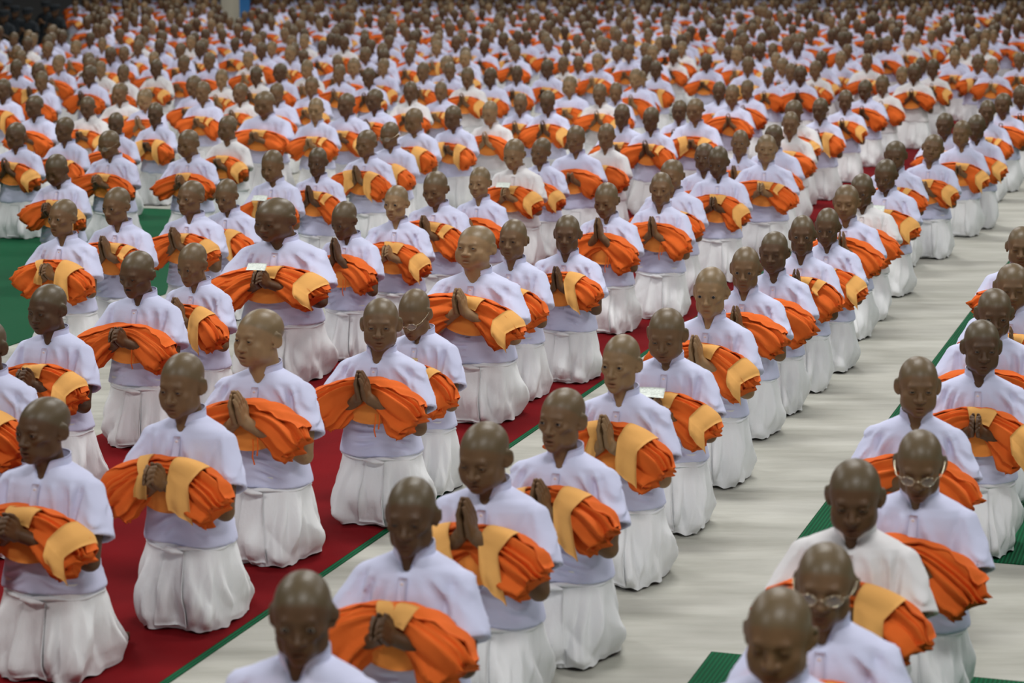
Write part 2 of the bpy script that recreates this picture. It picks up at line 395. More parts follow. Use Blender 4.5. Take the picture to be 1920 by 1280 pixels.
    eye = np.exp(-((z - EYE[2] + 0.001) / 0.0042) ** 2 - ((ax_ - EYE[0]) / 0.0125) ** 4) * (y < -0.07) * (0.8 if lod < 2 else 1.0)
    brow = np.exp(-((z - 0.014) / 0.005) ** 2 - ((ax_ - 0.031) / 0.017) ** 4) * (y < -0.06) * 0.28
    return V * HS + HC, Q, np.stack([scalp, lips, np.clip(eye + brow, 0, 1)], -1)
HEAD_CACHE = {}
def get_head(t, lod):
    if (t, lod) not in HEAD_CACHE: HEAD_CACHE[(t, lod)] = head_mesh(HEADS[t], lod)
    return HEAD_CACHE[(t, lod)]
def rot_pts(P, yaw, pitch, roll, w):
    P = P - PIV
    x, y, z = P.T
    a = roll * w; x, z = x * np.cos(a) + z * np.sin(a), -x * np.sin(a) + z * np.cos(a)
    a = pitch * w; y, z = y * np.cos(a) - z * np.sin(a), y * np.sin(a) + z * np.cos(a)   # + = looking down
    a = yaw * w; x, y = x * np.cos(a) - y * np.sin(a), x * np.sin(a) + y * np.cos(a)
    return np.stack([x, y, z], -1) + PIV
def pose_head(V, yaw, pitch, roll=0.0):
    w = sstep(0.915, 1.0, V[:, 2]); return rot_pts(V, yaw, pitch, roll, w)

# ------------------------------------------------------------------ arms and hands
ELB = np.array([0.226, -0.095, 0.602])
ARM_CACHE = {}
def arm_mesh(pose, lod):
    if (pose, lod) in ARM_CACHE: return ARM_CACHE[(pose, lod)]
    if pose == 'high': wr = np.array([0.033, -0.222, 0.822]); fz = np.array([0, -0.30, 0.954])
    elif pose == 'up': wr = np.array([0.033, -0.232, 0.760]); fz = np.array([0, -0.42, 0.908])
    else: wr = np.array([0.035, -0.232, 0.722]); fz = np.array([0, -0.80, 0.60])
    fz = fz / np.linalg.norm(fz); fy = np.array([0.0, fz[2], -fz[1]])
    st = (0.0042, 0.0098, 0.0165, 0.042)[lod]
    xs = np.arange(-0.012, 0.285, st); ys = np.arange(-0.40, 0.0, st); zs = np.arange(0.54, 1.03, st)
    if lod == 0: xs = axis([(-0.0120, 0.045, 0.0036), (0.045, 0.285, 0.011)]); zs = axis([(0.54, 0.72, 0.009), (0.72, 1.03, 0.0040)]); ys = axis([(-0.40, -0.20, 0.0040), (-0.20, 0.0, 0.009)])
    if lod == 1: xs = axis([(-0.0125, 0.042, 0.0056), (0.042, 0.285, 0.018)]); zs = axis([(0.54, 0.72, 0.017), (0.72, 1.03, 0.0066)]); ys = axis([(-0.40, -0.20, 0.0066), (-0.20, 0.0, 0.017)])
    f = Fld(xs, ys, zs)
    f.cone(ELB + np.array([-0.018, 0.05, 0.135]), ELB, 0.046, 0.037)
    mid = ELB * 0.68 + wr * 0.32
    f.cone(ELB, mid, 0.038, 0.041, 0.012); f.cone(mid, wr, 0.041, 0.0255, 0.012)
    # palm: inner face at x = 0
    def hp(a, cc, d): return np.array([0.0145 + a, wr[1], wr[2]]) + fy * cc + fz * d
    f.cone(wr, hp(0.006, 0.0, 0.030), 0.0255, 0.020, 0.012)
    for cc, d0, d1 in ((-0.028, 0.022, 0.078), (-0.010, 0.012, 0.086), (0.010, 0.012, 0.086), (0.026, 0.018, 0.078)):
        f.cone(hp(0.001, cc * 0.75, d0), hp(0, cc, d1), 0.0155, 0.0125, 0.010)
    for i, (cc, L) in enumerate(((-0.029, 0.058), (-0.010, 0.073), (0.009, 0.080), (0.027, 0.070))):
        p0 = hp(0.0, cc, 0.084); sgn = 1
        if pose != 'low':
            p1 = hp(0.002, cc * 0.96, 0.084 + L * 0.48); p2 = hp(-0.003, cc * 0.9, 0.084 + L * 0.8); p3 = hp(-0.0065, cc * 0.86, 0.084 + L)
        else:                                     # fingers bent over the other hand
            p1 = hp(0.004, cc * 0.98, 0.084 + L * 0.42); p2 = hp(-0.004, cc * 1.02 - 0.010, 0.084 + L * 0.62); p3 = hp(-0.007, cc * 1.05 - 0.022, 0.084 + L * 0.66)
        f.cone(p0, p1, 0.0100, 0.0090, 0.004); f.cone(p1, p2, 0.0090, 0.0082, 0.003); f.cone(p2, p3, 0.0080, 0.0068, 0.003)
    t0 = hp(0.002, 0.020, 0.022); t1 = hp(0.002, 0.044, 0.052); t2 = hp(-0.001, 0.050, 0.078); t3 = hp(-0.003, 0.047, 0.100)
    f.cone(t0, t1, 0.0155, 0.0115, 0.008); f.cone(t1, t2, 0.0108, 0.0098, 0.003); f.cone(t2, t3, 0.0095, 0.0075, 0.003)
    f.F[xs < 0.0005] = 0.3
    V, Q = f.mesh()
    Vm = V * np.array([-1, 1, 1])
    ARM_CACHE[(pose, lod)] = (np.concatenate([V, Vm]), np.concatenate([Q, Q[:, ::-1] + len(V)]))
    return ARM_CACHE[(pose, lod)]
def torso_mesh():
    st = 0.042
    f = Fld(np.arange(-0.26, 0.27, st), np.arange(-0.19, 0.46, st), np.arange(-0.03, 0.99, st))
    f.ell((0, 0.01, 0.50), (0.125, 0.085, 0.13)); f.ell((0, 0.012, 0.76), (0.140, 0.080, 0.17), 0.05)
    f.cone((-0.11, 0.015, 0.865), (0.11, 0.015, 0.865), 0.045, 0.045, 0.04); f.cone((0, 0.02, 0.86), (0, 0.02, 0.95), 0.05, 0.045, 0.03)
    for s in (-1, 1):
        f.cone((s * 0.155, 0.012, 0.865), ELB * np.array([s, 1, 1]) + np.array([-s * 0.01, 0.03, 0.06]), 0.047, 0.036, 0.03)
        f.cone((s * 0.085, 0.02, 0.46), (s * 0.095, -0.05, 0.075), 0.075, 0.052, 0.04)
        f.cone((s * 0.095, -0.05, 0.065), (s * 0.075, 0.33, 0.06), 0.050, 0.036, 0.03)
        f.cone((s * 0.075, 0.33, 0.07), (s * 0.07, 0.40, 0.03), 0.032, 0.024, 0.02)
    return f.mesh()
TORSO = torso_mesh()
BODY_CACHE = {}
def body_mesh(t, pose, lod, yaw, pitch, roll=0.0):
    key = (t, pose, lod, round(yaw, 3), round(pitch, 3), round(roll, 3))
    if key in BODY_CACHE: return BODY_CACHE[key]
    Vh, Qh, mk = get_head(t, lod); Va, Qa = arm_mesh(pose, lod); Vt, Qt = TORSO
    V, Q = cat([(pose_head(Vh, yaw, pitch, roll), Qh), (Va, Qa), (Vt, Qt)])
    mask = np.zeros((len(V), 3), np.float32); mask[:len(Vh)] = mk
    BODY_CACHE[key] = mesh_np('kneeling_body', zm(V), Q, mat=M['skin'], mask=mask)
    return BODY_CACHE[key]

# ------------------------------------------------------------------ shirt
TZ = np.array([0.42, 0.47, 0.55, 0.65, 0.75, 0.84, 0.885, 0.915, 0.938, 0.955, 0.99])
TA = np.array([0.212, 0.206, 0.188, 0.174, 0.172, 0.180, 0.186, 0.164, 0.112, 0.076, 0.060])
TB = np.array([0.152, 0.148, 0.136, 0.126, 0.120, 0.112, 0.100, 0.088, 0.076, 0.068, 0.060])
TY = np.array([0.010, 0.008, 0.004, 0.000, 0.002, 0.010, 0.014, 0.018, 0.021, 0.022, 0.022])
SH0 = np.array([0.170, 0.012, 0.852]); SH1 = ELB + np.array([0.000, 0.028, 0.082])
def shirt_field(xs, ys, zs, seed, amp=1.0, hollow=True):
    f = Fld(xs, ys, zs); r = np.random.default_rng(seed); ph = r.uniform(0, 6.28, 12)
    def torso(X, Y, Z):
        a = np.interp(Z, TZ, TA); c = np.interp(Z, TZ, TB); y0 = np.interp(Z, TZ, TY)
        q = (np.abs(X / a) ** 2.3 + np.abs((Y - y0) / c) ** 2.3) ** (1 / 2.3)
        return ((q - 1) * np.minimum(a, c) * 0.9).astype(np.float32)
    f.comb(torso, (-0.3, -0.3, 0.3), (0.3, 0.3, 1.0), 0)
    ax_ = SH1 - SH0; ax_ = ax_ / np.linalg.norm(ax_)
    for s in (-1, 1):
        m = np.array([s, 1, 1]); A_ = SH0 * m; B_ = SH1 * m + ax_ * m * 0.03; ba = B_ - A_; L_ = float(ba @ ba); n_ = ax_ * m; p_ = SH1 * m
        def sleeve(X, Y, Z):
            x, y, z = X - A_[0], Y - A_[1], Z - A_[2]
            hh = np.clip((x * ba[0] + y * ba[1] + z * ba[2]) / L_, 0, 1)
            dd = np.sqrt((x - hh * ba[0]) ** 2 + (y - hh * ba[1]) ** 2 + (z - hh * ba[2]) ** 2) - (0.058 + 0.028 * hh)
            return np.maximum(dd, (X - p_[0]) * n_[0] + (Y - p_[1]) * n_[1] + (Z - p_[2]) * n_[2]).astype(np.float32)
        f.comb(sleeve, np.minimum(A_, B_) - 0.09, np.maximum(A_, B_) + 0.09, 0.013)
    X, Y, Z = [v.reshape([-1 if i == j else 1 for j in range(3)]) for i, v in enumerate(f.ax)]
    def crease(q, w_=0.30): return np.exp(-((q - np.round(q)) / w_) ** 2) - 0.5        # a soft ridge once per unit
    aX = np.abs(X)
    wob = 0.35 * np.sin(17 * Z + ph[0] + 3 * X) + 0.3 * np.sin(23 * X + ph[1] - 7 * Z)
    body_ = 1 - sstep(0.165, 0.20, aX)
    # long soft pulls from the shoulder down the chest
    d = 0.019 * crease(aX * 17 + (Z - 0.7) * 6 + wob * 0.8 + ph[2], 0.24) * sstep(0.56, 0.68, Z) * (1 - sstep(0.86, 0.92, Z)) * body_ * (0.5 + 0.5 * np.sin(13 * Z + 20 * X + ph[3]))
    # crosswise bunching above the waist
    d = d + 0.015 * crease(Z * 24 + aX * 5 + wob * 0.9 + ph[4], 0.26) * (1 - sstep(0.58, 0.70, Z)) * sstep(0.465, 0.50, Z) * body_ * (0.55 + 0.45 * np.sin(31 * X + ph[5]))
    # rings and diagonal creases on the sleeves
    d = d + 0.017 * crease((Z * 0.75 + aX * 0.55 - Y * 0.35) * 26 + wob + ph[6], 0.25) * sstep(0.165, 0.21, aX) * (0.55 + 0.45 * np.sin(40 * Y + 25 * Z + ph[7])) * sstep(0.685, 0.74, Z)
    d = d + 0.006 * np.sin(21 * X + ph[8]) * (1 - sstep(0.46, 0.60, Z))
    d = d * (1 - sstep(0.88, 0.94, Z)) * amp * (1 - sstep(0.15, 0.19, aX) * (1 - sstep(0.70, 0.75, Z)))
    f.F = (f.F - d.astype(np.float32))
    # cut the sleeve mouths and hollow them out
    for s in (-1, 1):
        m = np.array([s, 1, 1]); p = SH1 * m; n = ax_ * m
        if hollow: f.cone(p - n * 0.015, p + n * 0.012, 0.062, 0.066, 0.004, True)
    f.ell((0, -0.062, 0.960), (0.027, 0.052, 0.056), 0.004, True)
    hem = 0.452 + 0.008 * np.sin(9 * X + ph[6]) + 0.0 * Y
    f.F = np.maximum(f.F, hem - Z); f.F = np.maximum(f.F, Z - 0.958).astype(np.float32)
    return f
SHIRT = {}
def shirt_meshes(lod, seed):
    key = (lod, seed)
    if key in SHIRT: return SHIRT[key]
    st = (0.0085, 0.0125, 0.020, 0.066)[lod]
    zs = np.arange(0.41, 1.0, st)
    f = shirt_field(np.arange(-0.345, 0.346, st), np.arange(-0.24, 0.22, st), zs, seed, 1.0 if lod < 2 else 0.8, lod == 0)
    V, Q = f.mesh()
    # front surface line for the placket
    ix = int(np.argmin(np.abs(f.ax[0]))); F0 = f.F[ix]
    fy = []
    for k in range(F0.shape[1]):
        neg = np.nonzero(F0[:, k] < 0)[0]
        if len(neg) and neg[0] > 0:
            q = neg[0]; va, vb = F0[q - 1, k], F0[q, k]; fy.append(f.ax[1][q - 1] + (f.ax[1][q] - f.ax[1][q - 1]) * min(1.0, va / max(1e-6, va - vb)) if va < 0.1 else f.ax[1][q] - 0.003)
        else: fy.append(np.nan)
    fy = np.array(fy); ok = ~np.isnan(fy)
    SHIRT[key] = (V, Q, lambda z: np.interp(z, zs[ok], fy[ok]))
    return SHIRT[key]
def collar_mesh(lod):
    nu = (40, 26, 16, 10)[lod]; nv = 5 if lod < 2 else 3
    v = np.linspace(0, 1, nv)[None, :]; g_ = 0.12 + 0.42 * v; a = g_ + (2 * math.pi - 2 * g_) * np.linspace(0, 1, nu)[:, None]
    opening = np.exp(-((np.minimum(a, 2 * math.pi - a)) / 0.35) ** 2)
    rx = 0.0700 - 0.003 * v; ry = 0.0720 - 0.001 * v
    x = np.sin(a) * rx; y = 0.020 - np.cos(a) * ry - 0.004 * v * np.cos(a)
    z = 0.934 + 0.046 * v - 0.026 * opening * 1.0 + 0.018 * (1 - np.cos(a)) * 0.5 - 0.010 * opening * v
    return sheet(np.stack(np.broadcast_arrays(x, y, z), -1)[::-1], 0.004)
def placket_mesh(fy):
    z = np.linspace(0.892, 0.60, 14); x = np.linspace(-0.016, 0.016, 3)
    Z, X = np.meshgrid(z, x, indexing='ij'); Y = np.interp(Z, z[::-1], [fy(q) for q in z[::-1]]) - 0.005
    return sheet(np.stack([X, Y, Z], -1)[::-1], 0.003)
def disc(c, r, t, n=12):
    a = np.arange(n) * 2 * math.pi / n
    ring = lambda rr, yy: np.stack([c[0] + rr * np.cos(a), np.full(n, c[1] + yy), c[2] + rr * np.sin(a)], -1)
    P = np.stack([ring(r * 0.02, 0), ring(r, 0), ring(r, -t * 0.7), ring(r * 0.75, -t), ring(r * 0.02, -t * 0.8)])
    return P.reshape(-1, 3), grid_q(5, n, False, True)

# ------------------------------------------------------------------ skirt
def skirt_surface(nt_, nz_, seed, grow=0.0):
    r = np.random.default_rng(100 + seed); ph = r.uniform(0, 6.28, 10)
    th = np.linspace(0, 2 * math.pi, nt_, endpoint=False)[:, None]
    s = np.linspace(0, 1, nz_)[None, :] ** 0.9; z = 0.49 * (1 - s)
    zz = np.maximum(z, 0)
    w = 0.186 + 0.030 * sstep(0.0, 0.55, s) - 0.020 * sstep(0.72, 1.0, s)
    yf = -0.126 - 0.060 * sstep(0.0, 0.7, s) + 0.010 * sstep(0.85, 1.0, s)
    yb = 0.135 + 0.037 * sstep(0, 0.3, s) + 0.20 * sstep(0.30, 1.0, s) ** 1.15
    yc = (yf + yb) / 2; hd = (yb - yf) / 2
    e = 2 / (2.5 + 0.5 * s)
    cx = np.sign(np.sin(th)) * np.abs(np.sin(th)) ** e; cy = -np.sign(np.cos(th)) * np.abs(np.cos(th)) ** e
    fold = np.zeros(np.broadcast(th, s).shape)
    back = 0.35 + 0.65 * (0.5 + 0.5 * np.cos(th))
    for k, (n, a) in enumerate(((4, 0.020), (8, 0.021), (13, 0.014), (21, 0.007))):
        q = (n * th + ph[k]) / math.tau * 1.0 + 0.22 * np.sin(4.1 * s + ph[k + 4]) + 0.22 * s * (k - 1.5) * np.sign(math.pi - th)
        fr = q - np.floor(q)
        saw = np.where(fr < 0.72, fr / 0.72, (1 - fr) / 0.28)                 # gentle slope, sharp return: pressed cloth
        fold = fold + a * (2 * saw - 1) * sstep(0.04, 0.7, s) * back * (1 - 0.55 * sstep(0.82, 1.0, s))
    knee = 0.022 * (np.exp(-((th - 0.55) / 0.33) ** 2) + np.exp(-((th - 2 * math.pi + 0.55) / 0.33) ** 2)) * sstep(0.25, 0.85, s)
    dip = -0.016 * np.exp(-(np.minimum(th, 2 * math.pi - th) / 0.2) ** 2) * sstep(0.2, 0.8, s)
    g = 1 + (fold + knee + dip) / 0.19 + grow / 0.19
    nar = 1 - 0.40 * np.clip(cy, 0, 1) ** 1.5 * sstep(0.35, 1.0, s); x = w * cx * g * nar; y = yc + hd * cy * (1 + (g - 1) * 0.8)
    hemr = 0.006 * (np.sin(7 * th + ph[8]) + np.sin(17 * th + ph[9])) * sstep(0.86, 1.0, s)
    zz = np.maximum(z + 0.010 + hemr, 0.004) + 0 * th
    ex = 1 + (0.025 * np.sin(9 * th + ph[7]) - 0.02) * sstep(0.93, 1.0, s)
    return np.stack(np.broadcast_arrays(x * ex, yc + (y - yc) * ex, zz), -1)
SKIRT = {}
def skirt_meshes(lod, seed):
    key = (lod, seed)
    if key in SKIRT: return SKIRT[key]
    nt_, nz_ = ((170, 44), (100, 28), (50, 15), (12, 5))[lod]
    P = skirt_surface(nt_, nz_, seed); V = P.reshape(-1, 3); Q = grid_q(nt_, nz_, True, False)[:, ::-1]
    # front panel: a pressed fold hanging down the middle
    r = np.random.default_rng(seed + 40); off = r.uniform(-0.03, 0.02)
    big = skirt_surface(240, 40, seed)
    pu, pv = 9, 22
    Pn = np.zeros((pu, pv, 3))
    for j in range(pv):
        s = 0.14 + 0.86 * j / (pv - 1); row = big[:, int(s * 37)]
        xw = 0.042 + 0.032 * s
        for i in range(pu):
            x = off + (i / (pu - 1) - 0.5) * 2 * xw
            fr = row[row[:, 1] < row[:, 1].mean()]; k = np.argsort(fr[:, 0]); y = np.interp(x, fr[k, 0], fr[k, 1])
            Pn[i, j] = (x, y - 0.010 - 0.006 * abs(math.sin(i * 1.3)) * s, row[:, 2].mean() if s < 0.9 else max(0.012, row[:, 2].mean()))
    Pn[:, :, 1] = (Pn[:, :, 1] + np.roll(Pn[:, :, 1], 1, 0) + np.roll(Pn[:, :, 1], -1, 0)) / 3 if False else Pn[:, :, 1]
    pan = sheet(Pn[::-1], 0.004)
    # rolled waistband with a tucked knot
    a = np.linspace(0, 2 * math.pi, 36, endpoint=False)
    ring = np.stack([0.194 * np.sin(a), 0.006 - 0.148 * np.cos(a), 0.436 + 0.006 * np.sin(5 * a)], -1)
    wb = tube(ring, 0.009 + 0.003 * np.sin(7 * a), 8, True)
    kn = tube(np.array([[off - 0.05, -0.156, 0.432], [off - 0.02, -0.164, 0.438], [off + 0.01, -0.166, 0.432], [off + 0.05, -0.157, 0.424]]), [0.006, 0.016, 0.018, 0.006], 8)
    SKIRT[key] = ((V, Q), pan, cat([wb, kn]))
    return SKIRT[key]

# ------------------------------------------------------------------ robe bundle
FAT = (0.25, 1.0, 0.6, 0.8)
def bundle_path(t, low, seed):
    a = np.abs(t); ft = FAT[seed % 4]
    x = (0.264 - 0.016 * ft) * t; z = (0.792 - 0.03 * low) - (0.125 + 0.015 * ft) * a ** 1.75; y = -0.156 - 0.052 * a ** 1.3
    return np.stack([x, y, z], -1)
def bundle_section(t, phi, low, grow=0.0, ridge=1.0, seed=0, sag=1.0):
    """t (n,1), phi (1,m); phi 0 = top, + = front"""
    bp_ = lambda q: bundle_path(q, low, seed)
    P = bp_(t); d = 1e-3; T = bp_(t + d) - bp_(t - d); T /= np.linalg.norm(T, axis=-1, keepdims=True)
    B = np.array([0, -1.0, 0]) - T * (-T[..., 1:2]); B /= np.linalg.norm(B, axis=-1, keepdims=True)
    U = np.cross(T, B); U = U * np.sign(U[..., 2:3] + 1e-9)
    r = np.random.default_rng(seed); ph = r.uniform(0, 6.28, 6)
    a = np.abs(t); ft = FAT[seed % 4]
    rnd = 1 - 0.30 * sstep(0.80, 1.0, a)
    hh = (0.050 + (0.030 + 0.028 * ft) * a ** 0.9) * rnd; hd = (0.048 + 0.026 * a) * rnd
    pw = phi + 0.22 * np.sin(2 * phi + ph[3]) + 0.10 * np.sin(5 * phi + ph[4]) + 0.12 * np.sin(4 * t + ph[5])
    tri = 2 / math.pi * np.arcsin(np.sin(12.5 * pw + ph[0]))
    front = np.clip(np.sin(phi) + 0.40, 0, 1)
    amp = 0.0205 * (0.65 + 0.5 * np.sin(3 * pw + ph[1]) ** 2)
    rid = amp * ridge * tri * (0.40 + 0.85 * a) * front + 0.006 * np.sin(3 * phi + 5 * t + ph[2])
    drop = np.where(np.cos(phi) < 0, 1.0 + 0.28 * a, 1.0)
    e = 0.82
    cu = np.sign(np.cos(phi)) * np.abs(np.cos(phi)) ** e * drop; cb = np.sign(np.sin(phi)) * np.abs(np.sin(phi)) ** e
    ru = (hh + rid + grow) * cu; rb = (hd + rid + grow) * cb
    return P + U * ru[..., None] + B * rb[..., None]
BUN = {}
def bundle_meshes(lod, var, seed, low):
    key = (lod, var, seed, low)
    if key in BUN: return BUN[key]
    nt_, np_ = ((42, 108), (26, 60), (16, 28), (7, 9))[lod]
    t = np.linspace(-1, 1, nt_)[:, None]; phi = np.linspace(-math.pi, math.pi, np_, endpoint=False)[None, :]
    P = bundle_section(t, phi, low, 0, 1.0, seed)
    # jagged, slightly hollow cloth ends
    r = np.random.default_rng(seed + 9)
    jag = 0.016 * np.sin(11 * phi * 0.5 + seed) + 0.008 * np.sin(9 * phi)
    for e in (0, -1):
        P[e, :, 0] += np.sign(P[e, :, 0].mean()) * jag[0]
    c0, c1 = P[0].mean(0), P[-1].mean(0)
    capA = c0 + (P[0] - c0) * 0.66 + np.array([0.02, 0, 0.008]); capB = c1 + (P[-1] - c1) * 0.66 + np.array([-0.02, 0, 0.008])
    capA2 = capA.mean(0) + (capA - capA.mean(0)) * 0.02; capB2 = capB.mean(0) + (capB - capB.mean(0)) * 0.02
    P = np.concatenate([capA2[None], capA[None], P, capB[None], capB2[None]])
    V = P.reshape(-1, 3); Q = grid_q(P.shape[0], np_, False, True)
    parts = {'folded_robe': (V, Q, 'robe')}
    n1, n2 = ((32, 20), (22, 12), (12, 7), (5, 4))[lod]
    # smooth outer wrap over the top
    t0, t1 = (-0.80, 0.97) if var != 4 else (-0.9, 0.86)
    tt = np.linspace(t0, t1, n1)[:, None]; f0, f1 = -1.7, (0.20, 0.25, 0.25, 0.1, 0.60, 0.45)[var]
    pp = f0 + (f1 - f0) * np.linspace(0, 1, n2)[None, :] + 0.20 * np.sin(4.0 * tt + seed)* np.linspace(0, 1, n2)[None, :]
    Wp = bundle_section(tt, pp, low, 0.010, 0.12, seed)
    Wp = Wp + 0.004 * np.sin(22 * tt + 6 * pp + seed)[..., None]
    parts['outer_wrap'] = (*sheet(Wp, 0.005), 'robe')
    if lod < 3:
        # flat inner fold hanging behind the wrists
        gx, gz = np.meshgrid(np.linspace(-0.125, 0.125, 10), np.linspace(0, 1, 8), indexing='ij')
        X = gx * (1 - 0.18 * gz); Z = 0.78 - 0.03 * low - 0.125 * gz - 0.02 * (1 - (gx / 0.125) ** 2) * gz; Y = -0.178 - 0.022 * np.sin(gz * 2.6) + 0.02 * (gx / 0.125) ** 2
        parts['inner_fold'] = (*sheet(np.stack([X, Y, Z], -1), 0.006), 'inner')
    # amber strips
    def strip(path_t, width, f_top, length, slant, tip):
        nu, nv = (9, 20) if lod < 2 else ((5, 10) if lod == 2 else (2, 4))
        out = np.zeros((nu, nv, 3))
        for i in range(nu):
            tv = path_t + (i / (nu - 1) - 0.5) * width
            ph_ = np.linspace(f_top, 1.35, max(2, nv // 2))
            top = bundle_section(np.array([[tv]]), ph_[None, :], low, 0.017, 0.1, seed)[0]
            k = nv - len(ph_); L = length + tip * (i / (nu - 1) - 0.5)
            g = np.linspace(0, 1, k + 1)[1:]
            last = top[-1]
            hang = np.stack([last[0] + slant * g + 0 * g, last[1] - 0.006 - 0.045 * np.minimum(1, 1.6 * g) * (1 - 0.8 * i / (nu - 1)) * np.sign(path_t + 1) * (1 if path_t > 0 else 0.6) - 0.006 * np.sin(g * 3.0) + 0.008 * np.sin(i * 1.1) * g, last[2] - L * g], -1)
            out[i] = np.concatenate([top, hang])
        return (*sheet(out, 0.004), 'amber')
    if lod < 3:
        if var == 0: parts['amber_flap'] = strip(0.76, 0.30, -1.0, 0.090, 0.02, 0.03)
        elif var == 1:
            parts['amber_flap'] = strip(0.36, 0.40, -0.6, 0.15, 0.02, 0.02); parts['amber_flap.b'] = strip(-0.30, 0.16, -0.6, 0.10, -0.01, 0.03)
        elif var == 2:
            parts['amber_flap'] = strip(0.36, 0.30, -0.4, 0.17, 0.03, 0.05); parts['amber_flap.b'] = strip(-0.38, 0.28, -0.4, 0.11, 0.02, -0.05)
        elif var == 3: parts['amber_flap'] = strip(0.42, 0.16, -1.4, 0.02, 0.02, 0.02)
        if var in (0, 3, 5):                       # amber lining showing along the top by the wrists
            tt = np.linspace(-0.19, 0.24, 12)[:, None]; pp = np.linspace(0.1, 1.5, 8)[None, :]
            parts['amber_lining'] = (*sheet(bundle_section(tt, pp + 0 * tt, low, 0.013, 0.1, seed), 0.004), 'amber')
        if var == 4 and lod < 2:
            c = np.array([[0.055, -0.235, 0.70], [0.058, -0.240, 0.66], [0.052, -0.238, 0.62], [0.06, -0.236, 0.585]])
            c2 = c + np.array([0.02, 0.003, 0.005]); parts['tie_cord'] = (*cat([tube(c, 0.0035, 6), tube(c2[:3], 0.0035, 6)]), 'robe')
    else:
        tt = np.array([[0.6], [0.8], [0.95]]); pp = np.linspace(-0.2, 1.6, 4)[None, :]
        parts['amber_flap'] = (*sheet(bundle_section(tt, pp + 0 * tt, low, 0.02, 0.1, seed), 0.004), 'amber')
    BUN[key] = parts
    return parts
MESHES = {}
def cached(key, fn):
    if key not in MESHES: MESHES[key] = fn()
    return MESHES[key]

def glasses_np():
    parts = []
    a = np.linspace(0, 2 * math.pi, 20, endpoint=False)
    for s in (-1, 1):
        ring = np.stack([s * 0.033 + 0.0225 * np.cos(a), np.full(20, -0.108) + 0.02 * (np.abs(s * 0.033 + 0.0225 * np.cos(a)) / 0.06) ** 2, -0.014 + 0.0165 * np.sin(a)], -1)
        parts.append(tube(ring, 0.0013, 6, True))
        parts.append(tube(np.array([[s * 0.0555, -0.092, -0.008], [s * 0.072, -0.075, -0.006], [s * 0.080, -0.03, -0.003], [s * 0.082, 0.012, 0.004]]), 0.0013, 6))
    parts.append(tube(np.array([[-0.011, -0.108, -0.012], [0, -0.1115, -0.009], [0.011, -0.108, -0.012]]), 0.0013, 6))
    lens = []
    for s in (-1, 1):
        ang = np.arange(16) * 2 * math.pi / 16
        P = np.stack([np.stack([s * 0.033 + r * np.cos(ang), np.full(16, -0.107) + 0.02 * (np.abs(s * 0.033 + r * np.cos(ang)) / 0.06) ** 2, -0.014 + r * 0.73 * np.sin(ang)], -1) for r in (0.0005, 0.022)])
        lens.append((P.reshape(-1, 3), grid_q(2, 16, False, True)))
    return cat(parts), lens

def zmq(vq): return zm(vq[0]), vq[1]
# ------------------------------------------------------------------ one person
uvs_u, uvs_v = 20, 12
a = np.linspace(0, 2 * math.pi, uvs_u, endpoint=False)[:, None]; b_ = np.linspace(0.02, math.pi - 0.02, uvs_v)[None, :]
EYE_ME = mesh_np('eyeball', (ER * np.stack(np.broadcast_arrays(np.cos(a) * np.sin(b_), np.sin(a) * np.sin(b_), np.cos(b_)), -1)).reshape(-1, 3), grid_q(uvs_u, uvs_v, True, False)[:, ::-1], mat=M['eye'])
TONES = {'d': (0.098, 0.048, 0.0205), 'm': (0.164, 0.088, 0.039), 'l': (0.278, 0.168, 0.080)}

